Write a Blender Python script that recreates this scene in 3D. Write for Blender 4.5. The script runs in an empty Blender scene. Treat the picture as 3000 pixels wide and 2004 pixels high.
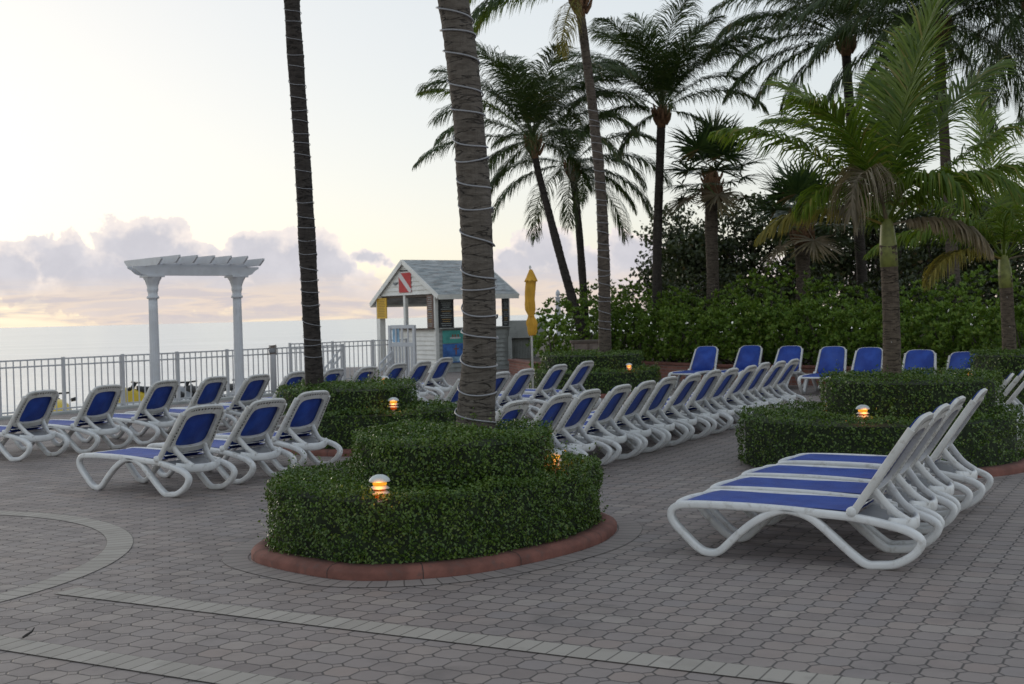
import bpy, math, random
import numpy as np
from mathutils import Vector, Matrix

S = bpy.context.scene
COL = S.collection
rnd = random.Random(7)
PI = math.pi

# ------------------------------------------------------------------ camera
FPX, CAMH = 3600.0, 1.82            # focal length in px of the 3000 px wide photograph, eye height
SLOPE, HOR0 = -0.0248, 960.5        # the sea horizon in the photograph
_th = math.atan(SLOPE); _c, _s = math.cos(_th), math.sin(_th)
_pitch = math.atan2(-(_c * (HOR0 + SLOPE * 1500 - 1002)), FPX)

def ray(px, py):
    x, y = px - 1500.0, py - 1002.0
    u = _c * x + _s * y; v = -_s * x + _c * y
    return np.array([u, FPX * math.cos(_pitch) - v * math.sin(_pitch), -(v * math.cos(_pitch) + FPX * math.sin(_pitch))])

def onz(px, py, z=0.0):             # world point on the level z seen at a pixel
    d = ray(px, py); t = (z - CAMH) / d[2]
    return np.array([d[0] * t, d[1] * t, z])

def aty(px, py, Y):                 # world point at distance Y seen at a pixel
    d = ray(px, py); t = Y / d[1]
    return np.array([d[0] * t, Y, CAMH + d[2] * t])

cam = bpy.data.cameras.new("camera"); camo = bpy.data.objects.new("camera", cam); COL.objects.link(camo)
cam.sensor_width = 36.0; cam.lens = FPX / 3000 * 36; cam.clip_end = 90000; cam.clip_start = 0.05
_c0 = ray(1500, 1002); _r = ray(1501, 1002) - _c0; _u = _c0 - ray(1500, 1003); _b = -_c0 / np.linalg.norm(_c0)
M = Matrix(((_r[0], _u[0], _b[0], 0), (_r[1], _u[1], _b[1], 0), (_r[2], _u[2], _b[2], CAMH), (0, 0, 0, 1)))
camo.matrix_world = M
cam.dof.use_dof = True; cam.dof.focus_distance = 10.0; cam.dof.aperture_fstop = 4.5
S.camera = camo
S.view_settings.view_transform = 'Standard'; S.view_settings.look = 'None'
S.view_settings.exposure = 0.0; S.view_settings.gamma = 1.0

# ------------------------------------------------------------------ node helpers
class T:
    def __init__(s, tree): s.t = tree
    def n(s, typ, **kw):
        nd = s.t.nodes.new('ShaderNode' + typ)
        for k, v in kw.items():
            if k.startswith('i_'):
                key = k[2:]; key = int(key) if key.isdigit() else key.replace('_', ' ')
                s.set(nd.inputs[key], v)
            else: setattr(nd, k, v)
        return nd
    def set(s, sock, v):
        if hasattr(v, 'is_output'): s.t.links.new(v, sock)
        elif hasattr(v, 'outputs'): s.t.links.new(v.outputs[0], sock)
        elif isinstance(v, (tuple, list)) and len(v) == 3 and sock.type == 'RGBA': sock.default_value = (*v, 1)
        else: sock.default_value = v
    def m(s, op, a, b=0.0, c=None, clamp=False):
        nd = s.t.nodes.new('ShaderNodeMath'); nd.operation = op; nd.use_clamp = clamp
        s.set(nd.inputs[0], a); s.set(nd.inputs[1], b)
        if c is not None: s.set(nd.inputs[2], c)
        return nd.outputs[0]
    def v(s, op, a, b=(0, 0, 0)):
        nd = s.t.nodes.new('ShaderNodeVectorMath'); nd.operation = op
        s.set(nd.inputs[0], a); s.set(nd.inputs[1], b)
        return nd.outputs[1] if op in ('LENGTH', 'DOT_PRODUCT', 'DISTANCE') else nd.outputs[0]
    def mix(s, f, a, b, blend='MIX'):
        nd = s.t.nodes.new('ShaderNodeMix'); nd.data_type = 'RGBA'; nd.blend_type = blend
        s.set(nd.inputs[0], f); s.set(nd.inputs[6], a); s.set(nd.inputs[7], b)
        return nd.outputs[2]
    def ss(s, x, a, b, lo=0.0, hi=1.0):
        nd = s.t.nodes.new('ShaderNodeMapRange'); nd.interpolation_type = 'SMOOTHSTEP'
        s.set(nd.inputs[0], x)
        for i, q in zip((1, 2, 3, 4), (a, b, lo, hi)): nd.inputs[i].default_value = q
        return nd.outputs[0]
    def noise(s, vec, scale, detail=3, rough=0.55, dist=0.0):
        nd = s.t.nodes.new('ShaderNodeTexNoise')
        if vec is not None: s.set(nd.inputs['Vector'], vec)
        nd.inputs['Scale'].default_value = scale; nd.inputs['Detail'].default_value = detail
        nd.inputs['Roughness'].default_value = rough; nd.inputs['Distortion'].default_value = dist
        return nd
    def xyz(s, x=0.0, y=0.0, z=0.0):
        nd = s.t.nodes.new('ShaderNodeCombineXYZ')
        for i, q in enumerate((x, y, z)): s.set(nd.inputs[i], q)
        return nd.outputs[0]

# ------------------------------------------------------------------ sky, sun
SUN_AZ, SUN_EL = math.radians(-38), math.radians(6.0)    # azimuth from +Y towards +X
W = bpy.data.worlds.new("World"); S.world = W; W.use_nodes = True
w = T(W.node_tree); W.node_tree.nodes.clear()
sky = w.n('TexSky'); sky.sky_type = 'NISHITA'; sky.sun_disc = False
sky.sun_elevation = SUN_EL; sky.sun_rotation = SUN_AZ
sky.air_density = 1.0; sky.dust_density = 1.0; sky.ozone_density = 1.0; sky.altitude = 0
SKY_STRENGTH, SKY_SAT, SKY_GAM, SKY_VAL = 0.12, 1.0, 0.25, 5.3
CLOUD = 1.0
tc = w.n('TexCoord').outputs['Generated']
sp = w.n('SeparateXYZ', i_0=tc)
dx, dy, dz = sp.outputs
hs = w.n('HueSaturation', i_Saturation=SKY_SAT, i_Value=SKY_VAL, i_Color=w.n('Gamma', i_Color=sky.outputs[0], i_Gamma=SKY_GAM))
az = w.m('ARCTAN2', dx, dy)
hl = w.m('SQRT', w.m('ADD', w.m('MULTIPLY', dx, dx), w.m('MULTIPLY', dy, dy)))
el = w.m('DIVIDE', dz, w.m('MAXIMUM', hl, 0.02))
pv = w.xyz(az, el, 0.0)
n1 = w.noise(pv, 26, 4, 0.6); n2 = w.noise(w.v('ADD', pv, (3.1, 1.7, 0)), 26, 4, 0.6)
du = w.m('MULTIPLY', w.m('SUBTRACT', n1.outputs[0], 0.5), 0.055)
dv = w.m('MULTIPLY', w.m('SUBTRACT', n2.outputs[0], 0.5), 0.045)
uu = w.m('ADD', az, du); vv = w.m('ADD', el, dv)
q = w.xyz(uu, vv, 0.0)
def pxuv(px, py):
    d = ray(px, py); return math.atan2(d[0], d[1]), d[2] / math.hypot(d[0], d[1])
PUFFS = [(20, 800, 110, 80), (165, 765, 105, 85), (300, 825, 190, 120), (425, 745, 150, 125), (400, 850, 240, 110), (560, 795, 130, 95), (620, 840, 150, 90),
         (715, 745, 70, 72), (800, 775, 140, 110), (905, 775, 125, 100), (985, 800, 70, 70), (1085, 760, 45, 30), (860, 850, 260, 80),
         (1500, 795, 130, 75), (1590, 740, 90, 95), (1480, 760, 50, 40), (1700, 790, 160, 80), (1860, 750, 110, 80), (1640, 850, 330, 80), (2050, 780, 160, 80),
         (2400, 800, 260, 70), (-160, 790, 150, 100), (-420, 830, 200, 80)]
F = None
for (a, b, ra, rb) in PUFFS:
    u0, v0 = pxuv(a, b)
    dd = w.v('MULTIPLY', w.v('SUBTRACT', q, (u0, v0, 0)), (FPX / ra, FPX / rb, 0))
    f = w.m('SUBTRACT', 1.0, w.v('LENGTH', dd))
    F = f if F is None else w.m('MAXIMUM', F, f)
nd_ = w.noise(pv, 75, 5, 0.6)
fine = w.m('MULTIPLY', w.m('SUBTRACT', nd_.outputs[0], 0.5), 0.55)
FF = w.m('ADD', F, fine)
mask = w.ss(FF, -0.01, 0.085)
# low broken stratus just over the sea
ns = w.noise(w.v('MULTIPLY', pv, (9, 70, 1)), 1.0, 5, 0.6, 0.4)
low = w.m('MULTIPLY', w.ss(ns.outputs[0], 0.40, 0.58), w.ss(el, 0.020, 0.040, 1.0, 0.0))
haze = w.ss(el, 0.0, 0.035, 1.0, 0.0)
# cloud colour: violet grey body, creamy thin rims, peach at the base
body = w.mix(w.ss(FF, 0.05, 0.55), (1.0, 0.90, 0.84), (0.63, 0.62, 0.67))
shade = w.noise(pv, 38, 4, 0.6)
body = w.mix(w.ss(shade.outputs[0], 0.35, 0.7, 0.0, 0.6), body, (0.74, 0.72, 0.76))
body = w.mix(w.ss(el, 0.012, 0.042, 0.75, 0.0), body, (0.78, 0.68, 0.63))
lowc = w.mix(w.ss(ns.outputs[0], 0.45, 0.62), (1.0, 0.80, 0.60), (0.66, 0.60, 0.61))
base = w.mix(1.0, hs.outputs[0], (0.94, 0.96, 1.0), 'MULTIPLY')
k = 1.0 / SKY_STRENGTH
def sc(c): return w.v('SCALE', c)
def scaled(c, f):
    nd = W.node_tree.nodes.new('ShaderNodeVectorMath'); nd.operation = 'SCALE'
    w.set(nd.inputs[0], c); nd.inputs['Scale'].default_value = f; return nd.outputs[0]
colr = w.mix(mask, base, scaled(body, k * CLOUD))
colr = w.mix(w.m('MULTIPLY', haze, 0.45), colr, scaled((0.74, 0.64, 0.60), k * CLOUD))
colr = w.mix(w.m('MULTIPLY', low, 0.85), colr, scaled(lowc, k * CLOUD))
bg = w.n('Background', i_Color=colr, i_Strength=SKY_STRENGTH)
w.n('OutputWorld', i_Surface=bg)

sun = bpy.data.lights.new("sun", 'SUN'); sun.energy = 0.5; sun.angle = math.radians(14); sun.color = (1.0, 0.88, 0.74)
so = bpy.data.objects.new("sun", sun); COL.objects.link(so)
sd = Vector((math.sin(SUN_AZ) * math.cos(SUN_EL), math.cos(SUN_AZ) * math.cos(SUN_EL), math.sin(SUN_EL)))
so.rotation_euler = sd.to_track_quat('Z', 'Y').to_euler()

# ------------------------------------------------------------------ materials
def mat(name):
    m = bpy.data.materials.new(name); m.use_nodes = True
    m.node_tree.nodes.clear(); return m, T(m.node_tree)
def finish(t, bsdf, disp=None): t.n('OutputMaterial', i_Surface=bsdf)
def objco(t): return t.n('TexCoord').outputs['Object']
def poco(t): return t.n('NewGeometry').outputs['Position']
def pbr(name, col, rough=0.5, var=0.12, scale=6.0, bump=0.0, bscale=60.0, dirt=None, dirt_amt=0.3, metallic=0.0, spec=0.5, world=False):
    m, t = mat(name); co = poco(t) if world else t.v('ADD', objco(t), t.m('MULTIPLY', t.n('ObjectInfo').outputs['Random'], 57.0))
    nz = t.noise(co, scale, 4, 0.6)
    c = t.mix(t.ss(nz.outputs[0], 0.3, 0.7), tuple(x * (1 - var) for x in col), tuple(min(1, x * (1 + var)) for x in col))
    if dirt:
        dn = t.noise(co, scale * 2.3, 5, 0.65)
        c = t.mix(t.ss(dn.outputs[0], 0.52, 0.72, 0, dirt_amt), c, dirt)
    b = t.n('BsdfPrincipled', i_Base_Color=c, i_Roughness=rough, i_Metallic=metallic)
    b.inputs['Specular IOR Level'].default_value = spec
    if bump:
        bn = t.noise(co, bscale, 4, 0.6)
        t.set(b.inputs['Normal'], t.n('Bump', i_Strength=bump, i_Distance=0.01, i_Height=bn.outputs[0]))
    finish(t, b); return m

def leafmat(name, dark, light, rough=0.38, spec=0.5, trans=0.25, extra=None, extra_amt=0.06):
    m, t = mat(name)
    r = t.n('NewGeometry').outputs['Random Per Island']
    c = t.mix(t.ss(r, 0.1, 0.95), dark, light)
    pn = t.noise(poco(t), 3.2, 3, 0.6)
    c = t.mix(t.ss(pn.outputs[0], 0.42, 0.68, 0, 0.55), c, (light[0] * 1.25, light[1] * 1.12, light[2]))
    if extra: c = t.mix(t.m('GREATER_THAN', t.m('FRACT', t.m('MULTIPLY', r, 37.7)), 1 - extra_amt), c, extra)
    b = t.n('BsdfPrincipled', i_Base_Color=c, i_Roughness=rough); b.inputs['Specular IOR Level'].default_value = spec
    if trans:
        tr = t.n('BsdfTranslucent', i_Color=t.mix(0.5, c, (light[0] * 1.3, light[1] * 1.3, light[2] * 0.6)))
        b = t.n('MixShader', i_0=trans, i_1=b, i_2=tr)
    finish(t, b); return m

MT = {}
MT['white_plastic'] = pbr('white_plastic', (0.72, 0.72, 0.72), 0.45, 0.06, 5, 0.03, 90, dirt=(0.38, 0.35, 0.31), dirt_amt=0.55)
MT['worn_plastic'] = pbr('worn_plastic', (0.60, 0.59, 0.57), 0.55, 0.08, 7, 0.05, 90, dirt=(0.30, 0.25, 0.19), dirt_amt=0.65)
MT['grey_plastic'] = pbr('grey_plastic', (0.33, 0.33, 0.34), 0.5, 0.08)
MT['slot_dark'] = pbr('slot_dark', (0.035, 0.032, 0.03), 0.8)
def sling_mat():
    m, t = mat('blue_sling'); co = objco(t); cr_ = t.v('ADD', co, t.m('MULTIPLY', t.n('ObjectInfo').outputs['Random'], 41.0))
    nz = t.noise(cr_, 5, 3, 0.5)
    c = t.mix(t.ss(nz.outputs[0], 0.3, 0.7), (0.016, 0.050, 0.30), (0.028, 0.085, 0.42))
    wv = t.n('TexWave', wave_type='BANDS', bands_direction='Y', i_Vector=co, i_Scale=120.0, i_Distortion=0.0)
    wx = t.n('TexWave', wave_type='BANDS', bands_direction='X', i_Vector=co, i_Scale=120.0, i_Distortion=0.0)
    h = t.m('ADD', wv.outputs['Fac'], wx.outputs['Fac'])
    b = t.n('BsdfPrincipled', i_Base_Color=c, i_Roughness=0.52)
    b.inputs['Specular IOR Level'].default_value = 0.38
    fd_ = t.noise(cr_, 1.7, 4, 0.65)
    c2 = t.mix(t.ss(fd_.outputs[0], 0.48, 0.72, 0, 0.45), c, (0.055, 0.115, 0.42)); t.set(b.inputs['Base Color'], c2)
    cr = t.noise(t.v('MULTIPLY', cr_, (2.0, 9.0, 4.0)), 3.0, 3, 0.6)
    h2 = t.m('ADD', t.m('MULTIPLY', h, 0.05), cr.outputs[0])
    t.set(b.inputs['Normal'], t.n('Bump', i_Strength=0.35, i_Distance=0.012, i_Height=h2))
    tr = t.n('BsdfTranslucent', i_Color=(0.012, 0.03, 0.26))
    finish(t, t.n('MixShader', i_0=0.12, i_1=b, i_2=tr)); return m
MT['sling'] = sling_mat()
MT['hedge'] = leafmat('hedge_leaf', (0.040, 0.088, 0.012), (0.098, 0.170, 0.025), 0.36, 0.45, 0.18, (0.15, 0.19, 0.035), 0.06)
MT['hedge_core'] = pbr('hedge_gap_shade', (0.020, 0.032, 0.012), 0.9, 0.4, 14)  # near-black green of the solid core: shade painted into the leaf gaps
MT['shrub'] = leafmat('shrub_leaf', (0.055, 0.115, 0.015), (0.150, 0.240, 0.034), 0.5, 0.3, 0.32, (0.20, 0.25, 0.05), 0.06)
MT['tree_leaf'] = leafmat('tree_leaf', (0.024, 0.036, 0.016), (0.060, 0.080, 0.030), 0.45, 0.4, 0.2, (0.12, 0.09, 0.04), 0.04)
MT['frond'] = leafmat('frond_green', (0.026, 0.050, 0.014), (0.060, 0.095, 0.022), 0.4, 0.5, 0.25, (0.16, 0.13, 0.05), 0.04)
MT['frond_bright'] = leafmat('frond_bright', (0.056, 0.112, 0.012), (0.130, 0.195, 0.018), 0.52, 0.4, 0.4, (0.25, 0.22, 0.05), 0.05)
MT['frond_yellow'] = leafmat('frond_yellow', (0.13, 0.13, 0.025), (0.26, 0.22, 0.05), 0.5, 0.4, 0.35)
MT['frond_dead'] = leafmat('frond_dead', (0.12, 0.10, 0.06), (0.27, 0.23, 0.17), 0.7, 0.2, 0.25)
MT['sabal'] = leafmat('sabal_leaf', (0.022, 0.050, 0.016), (0.060, 0.105, 0.028), 0.42, 0.45, 0.2, (0.18, 0.13, 0.06), 0.05)
MT['stalk'] = pbr('palm_stalk', (0.20, 0.22, 0.06), 0.5, 0.3, 9)
MT['boots'] = pbr('palm_boots', (0.16, 0.085, 0.045), 0.9, 0.4, 20, 0.6, 40)
def trunk_mat(name, c1, c2, stain):
    m, t = mat(name); co = objco(t)
    nz = t.noise(t.v('MULTIPLY', co, (9, 9, 34)), 1.0, 5, 0.65)
    st = t.noise(t.v('MULTIPLY', co, (60, 60, 5)), 1.0, 3, 0.6)
    bl = t.noise(co, 5.5, 4, 0.6)
    c = t.mix(t.ss(nz.outputs[0], 0.3, 0.7), c1, c2)
    c = t.mix(t.ss(st.outputs[0], 0.5, 0.72, 0, 0.28), c, tuple(x * 0.45 for x in c1))
    c = t.mix(t.ss(bl.outputs[0], 0.55, 0.75, 0, 0.6), c, stain)
    ck = t.noise(t.v('MULTIPLY', co, (2.2, 2.2, 13)), 1.0, 3, 0.55, 0.3)
    crk = t.ss(t.m('ABSOLUTE', t.m('SUBTRACT', ck.outputs[0], 0.5)), 0.004, 0.022, 0.75, 0.0)
    c = t.mix(crk, c, tuple(x * 0.22 for x in c1))
    sp_ = t.noise(t.v('MULTIPLY', co, (1, 1, 0.5)), 22, 2, 0.4)
    c = t.mix(t.ss(sp_.outputs[0], 0.76, 0.80, 0, 0.7), c, (0.55, 0.54, 0.52))
    b = t.n('BsdfPrincipled', i_Base_Color=c, i_Roughness=0.85); b.inputs['Specular IOR Level'].default_value = 0.25
    hh = t.m('SUBTRACT', t.m('ADD', nz.outputs[0], t.m('MULTIPLY', st.outputs[0], 0.4)), crk)
    t.set(b.inputs['Normal'], t.n('Bump', i_Strength=0.7, i_Distance=0.02, i_Height=hh))
    finish(t, b); return m
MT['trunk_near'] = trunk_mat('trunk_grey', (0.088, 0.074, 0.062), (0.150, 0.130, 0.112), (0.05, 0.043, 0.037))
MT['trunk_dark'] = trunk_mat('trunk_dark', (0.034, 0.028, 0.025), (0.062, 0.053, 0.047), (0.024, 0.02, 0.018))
MT['trunk_far'] = trunk_mat('trunk_brown', (0.075, 0.058, 0.046), (0.135, 0.110, 0.090), (0.05, 0.04, 0.034))
MT['trunk_banded'] = trunk_mat('trunk_banded', (0.075, 0.058, 0.045), (0.15, 0.118, 0.088), (0.045, 0.034, 0.027))
MT['bark'] = pbr('bark', (0.07, 0.055, 0.045), 0.9, 0.4, 12, 0.5, 30)
MT['rope'] = pbr('rope_light_tube', (0.29, 0.29, 0.31), 0.35, 0.05)
MT['curb'] = pbr('red_concrete', (0.185, 0.074, 0.056), 0.85, 0.25, 5, 0.25, 60, dirt=(0.12, 0.07, 0.06), dirt_amt=0.75)
MT['soil'] = pbr('soil', (0.10, 0.08, 0.06), 0.95, 0.4, 12, 0.6, 50)
MT['white_paint'] = pbr('white_paint', (0.60, 0.61, 0.64), 0.5, 0.05, 4, 0.04, 50, dirt=(0.50, 0.49, 0.46), dirt_amt=0.3)
MT['fence_paint'] = pbr('fence_paint', (0.52, 0.52, 0.54), 0.45, 0.05, 4)
MT['siding'] = pbr('siding_paint', (0.78, 0.77, 0.74), 0.6, 0.06, 3, 0.06, 40, dirt=(0.52, 0.49, 0.42), dirt_amt=0.35)
MT['dark_wood'] = pbr('dark_wood', (0.10, 0.075, 0.06), 0.7, 0.25, 9, 0.2, 30)
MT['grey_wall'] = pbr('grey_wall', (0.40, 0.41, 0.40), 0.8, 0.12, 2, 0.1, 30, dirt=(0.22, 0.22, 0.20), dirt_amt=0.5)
MT['grey_slats'] = pbr('grey_slats', (0.24, 0.25, 0.235), 0.8, 0.15, 5)
MT['wood_box'] = pbr('weathered_wood', (0.19, 0.15, 0.13), 0.8, 0.2, 7, 0.2, 40)
MT['yellow_cloth'] = pbr('yellow_cloth', (0.62, 0.33, 0.035), 0.8, 0.14, 5, 0.25, 14)
MT['pole'] = pbr('pole_white', (0.62, 0.61, 0.58), 0.4)
MT['flag_red'] = pbr('flag_red', (0.52, 0.045, 0.045), 0.6, 0.12, 6, 0.2, 12)
MT['flag_white'] = pbr('flag_white', (0.70, 0.66, 0.66), 0.6, 0.05)
MT['yellow_sign'] = pbr('sign_yellow', (0.68, 0.40, 0.02), 0.5, 0.05)
MT['sign_ink'] = pbr('sign_ink', (0.20, 0.11, 0.02), 0.6)
MT['board'] = pbr('menu_board', (0.030, 0.030, 0.033), 0.6, 0.2)
MT['board_brown'] = pbr('menu_board_brown', (0.16, 0.10, 0.08), 0.7, 0.2)
MT['chalk'] = pbr('chalk', (0.42, 0.45, 0.45), 0.8)
MT['chalk_warm'] = pbr('chalk_warm', (0.55, 0.36, 0.14), 0.8)
MT['teal'] = pbr('poster_teal', (0.10, 0.42, 0.38), 0.5, 0.15, 4)
MT['poster_blue'] = pbr('poster_blue', (0.06, 0.17, 0.48), 0.5, 0.35, 5)
MT['poster_sky'] = pbr('poster_sky', (0.30, 0.48, 0.66), 0.5, 0.3, 5)
MT['skin_print'] = pbr('poster_figure', (0.30, 0.14, 0.10), 0.6)
MT['black'] = pbr('black_rubber', (0.018, 0.018, 0.02), 0.5)
MT['ski_yellow'] = pbr('ski_yellow', (0.62, 0.44, 0.02), 0.25, 0.06)
MT['ski_white'] = pbr('ski_white', (0.70, 0.72, 0.73), 0.25, 0.04)
MT['ski_grey'] = pbr('ski_grey', (0.24, 0.25, 0.27), 0.3)
MT['metal'] = pbr('bright_metal', (0.65, 0.65, 0.66), 0.25, 0.05, metallic=1.0)
MT['lamp_cap'] = pbr('lamp_cap', (0.55, 0.58, 0.58), 0.5, 0.08)
MT['lamp_tier'] = pbr('lamp_tier', (0.62, 0.55, 0.48), 0.5, 0.1)
def emis(name, col, st):
    m, t = mat(name); finish(t, t.n('Emission', i_Color=col, i_Strength=st)); return m
MT['lamp_glow'] = emis('lamp_glow', (1.0, 0.42, 0.03), 0.95)
MT['lamp_glow_deep'] = emis('lamp_glow_deep', (1.0, 0.14, 0.012), 0.38)
def shingle():
    m, t = mat('weathered_shingles'); co = objco(t)
    br = t.n('TexBrick', i_Vector=t.n('TexCoord').outputs['UV'], i_Scale=1.0)
    br.inputs['Color1'].default_value = (0.26, 0.29, 0.30, 1); br.inputs['Color2'].default_value = (0.37, 0.40, 0.41, 1)
    br.inputs['Mortar'].default_value = (0.22, 0.24, 0.25, 1); br.inputs['Mortar Size'].default_value = 0.008
    br.inputs['Brick Width'].default_value = 0.30; br.inputs['Row Height'].default_value = 0.13
    nz = t.noise(t.v('MULTIPLY', t.n('TexCoord').outputs['UV'], (1.2, 7, 1)), 1.0, 5, 0.7)
    c = t.mix(t.ss(nz.outputs[0], 0.42, 0.62, 0, 0.85), br.outputs['Color'], (0.56, 0.56, 0.56))
    n2 = t.noise(t.v('MULTIPLY', t.n('TexCoord').outputs['UV'], (1.5, 9, 1)), 1.3, 4, 0.7)
    c = t.mix(t.ss(n2.outputs[0], 0.50, 0.66, 0, 0.85), c, (0.21, 0.17, 0.145))
    b = t.n('BsdfPrincipled', i_Base_Color=c, i_Roughness=0.85); finish(t, b); return m
MT['shingle'] = shingle()
def brick():
    m, t = mat('red_brick')
    br = t.n('TexBrick', i_Vector=t.n('TexCoord').outputs['UV'], i_Scale=1.0)
    br.inputs['Color1'].default_value = (0.20, 0.075, 0.055, 1); br.inputs['Color2'].default_value = (0.28, 0.115, 0.085, 1)
    br.inputs['Mortar'].default_value = (0.22, 0.19, 0.17, 1); br.inputs['Mortar Size'].default_value = 0.006
    br.inputs['Brick Width'].default_value = 0.21; br.inputs['Row Height'].default_value = 0.075
    b = t.n('BsdfPrincipled', i_Base_Color=br.outputs['Color'], i_Roughness=0.85)
    finish(t, b); return m
MT['brick'] = brick()

def paver():
    m, t = mat('octagon_pavers')
    p = poco(t); a = math.radians(-29)
    mp = t.n('Mapping', i_Vector=p, i_Rotation=(0, 0, -a), i_Scale=(1 / 0.172, 1 / 0.172, 0))
    pp = mp.outputs[0]
    wob = t.noise(p, 2.2, 2, 0.5)
    pp = t.v('ADD', pp, t.v('MULTIPLY', t.v('SUBTRACT', wob.outputs['Color'], (0.5, 0.5, 0.5)), (0.09, 0.09, 0)))
    fl = t.v('FLOOR', pp); fr = t.v('SUBTRACT', t.v('FRACTION', pp), (0.5, 0.5, 0))
    ab = t.v('ABSOLUTE', fr); s = t.n('SeparateXYZ', i_0=ab).outputs; sg = t.n('SeparateXYZ', i_0=fr).outputs
    mx = t.m('MAXIMUM', s[0], s[1]); sm = t.m('ADD', s[0], s[1])
    CUT = 0.775
    d1 = t.m('SUBTRACT', 0.5, mx)                              # straight joint between octagons
    d2 = t.m('MULTIPLY', t.m('ABSOLUTE', t.m('SUBTRACT', CUT, sm)), 0.7071)   # diagonal joint round the small squares
    insq = t.m('GREATER_THAN', sm, CUT)
    # every octagon is cast in one piece with one of its squares: no joint on that side
    own = t.m('MULTIPLY', t.m('GREATER_THAN', sg[0], 0.0), t.m('GREATER_THAN', sg[1], 0.0))
    d2 = t.m('ADD', d2, t.m('MULTIPLY', own, 0.022))
    d1 = t.m('ADD', d1, insq)
    d = t.m('MINIMUM', d1, d2)
    joint = t.ss(d, 0.016, 0.052, 1.0, 0.0)
    cell = t.mix(insq, fl, t.v('FLOOR', t.v('SUBTRACT', pp, (0.5, 0.5, 0))))
    wn = t.n('TexWhiteNoise', noise_dimensions='3D', i_Vector=cell)
    ramp = t.n('ValToRGB', i_Fac=wn.outputs['Value'])
    cr = ramp.color_ramp; cr.interpolation = 'LINEAR'
    cols = [(0.0, (0.204, 0.166, 0.152)), (0.25, (0.258, 0.216, 0.200)), (0.5, (0.286, 0.234, 0.208)), (0.72, (0.238, 0.206, 0.198)), (0.88, (0.282, 0.222, 0.195)), (1.0, (0.330, 0.284, 0.254))]
    cr.elements[0].position = 0; cr.elements[0].color = (*cols[0][1], 1); cr.elements[1].position = 1; cr.elements[1].color = (*cols[-1][1], 1)
    for ps, c in cols[1:-1]:
        e = cr.elements.new(ps); e.color = (*c, 1)
    big = t.noise(p, 0.35, 3, 0.5); fin = t.noise(p, 160, 3, 0.7); mid = t.noise(p, 3.0, 4, 0.6)
    c = t.mix(t.ss(big.outputs[0], 0.35, 0.65, 0, 0.4), ramp.outputs[0], (0.268, 0.230, 0.214))
    c = t.mix(t.ss(mid.outputs[0], 0.5, 0.72, 0, 0.3), c, (0.15, 0.135, 0.132))
    c = t.mix(t.ss(fin.outputs[0], 0.35, 0.7, 0, 0.3), c, (0.26, 0.235, 0.23))
    c = t.mix(t.m('MULTIPLY', joint, 0.85), c, (0.045, 0.04, 0.038))
    stn = t.noise(p, 1.1, 5, 0.62, 0.6)
    c = t.mix(t.ss(stn.outputs[0], 0.56, 0.70, 0, 0.42), c, (0.125, 0.108, 0.10))
    b = t.n('BsdfPrincipled', i_Base_Color=c, i_Roughness=t.ss(mid.outputs[0], 0.3, 0.7, 0.58, 0.78)); b.inputs['Specular IOR Level'].default_value = 0.4
    h = t.m('ADD', t.m('MULTIPLY', t.m('SUBTRACT', 1.0, joint), 1.0), t.m('MULTIPLY', fin.outputs[0], 0.25))
    h = t.m('ADD', h, t.m('MULTIPLY', t.v('DOT_PRODUCT', fr, t.v('SUBTRACT', wn.outputs['Color'], (0.5, 0.5, 0.5))), 1.6))
    t.set(b.inputs['Normal'], t.n('Bump', i_Strength=0.6, i_Distance=0.006, i_Height=h))
    finish(t, b); return m
MT['paver'] = paver()
def band_mat(name, light, dark, pitch):
    m, t = mat(name)
    uv = t.n('TexCoord').outputs['UV']; s = t.n('SeparateXYZ', i_0=uv).outputs; p = poco(t)
    x = t.m('DIVIDE', s[0], pitch); fx = t.m('ABSOLUTE', t.m('SUBTRACT', t.m('FRACT', x), 0.5))
    e = t.m('MAXIMUM', t.ss(fx, 0.44, 0.485), t.ss(t.m('ABSOLUTE', t.m('SUBTRACT', s[1], 0.5)), 0.475, 0.495))
    wn = t.n('TexWhiteNoise', noise_dimensions='1D', i_W=t.m('FLOOR', x))
    c = t.mix(wn.outputs['Value'], dark, light)
    mid = t.noise(p, 4.0, 4, 0.6); fin = t.noise(p, 170, 3, 0.7)
    c = t.mix(t.ss(mid.outputs[0], 0.48, 0.72, 0, 0.4), c, tuple(q * 0.62 for q in dark))
    c = t.mix(t.ss(fin.outputs[0], 0.4, 0.7, 0, 0.25), c, tuple(min(1, q * 1.25) for q in light))
    c = t.mix(t.m('MULTIPLY', e, 0.8), c, (0.05, 0.045, 0.04))
    b = t.n('BsdfPrincipled', i_Base_Color=c, i_Roughness=0.72); b.inputs['Specular IOR Level'].default_value = 0.4
    h = t.m('ADD', t.m('SUBTRACT', 1.0, e), t.m('MULTIPLY', fin.outputs[0], 0.25))
    t.set(b.inputs['Normal'], t.n('Bump', i_Strength=0.5, i_Distance=0.005, i_Height=h))
    finish(t, b); return m
MT['band'] = band_mat('pale_band_pavers', (0.38, 0.345, 0.305), (0.315, 0.284, 0.25), 0.117)
MT['band_ring'] = band_mat('ring_band_pavers', (0.285, 0.245, 0.225), (0.235, 0.20, 0.188), 0.12)
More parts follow.
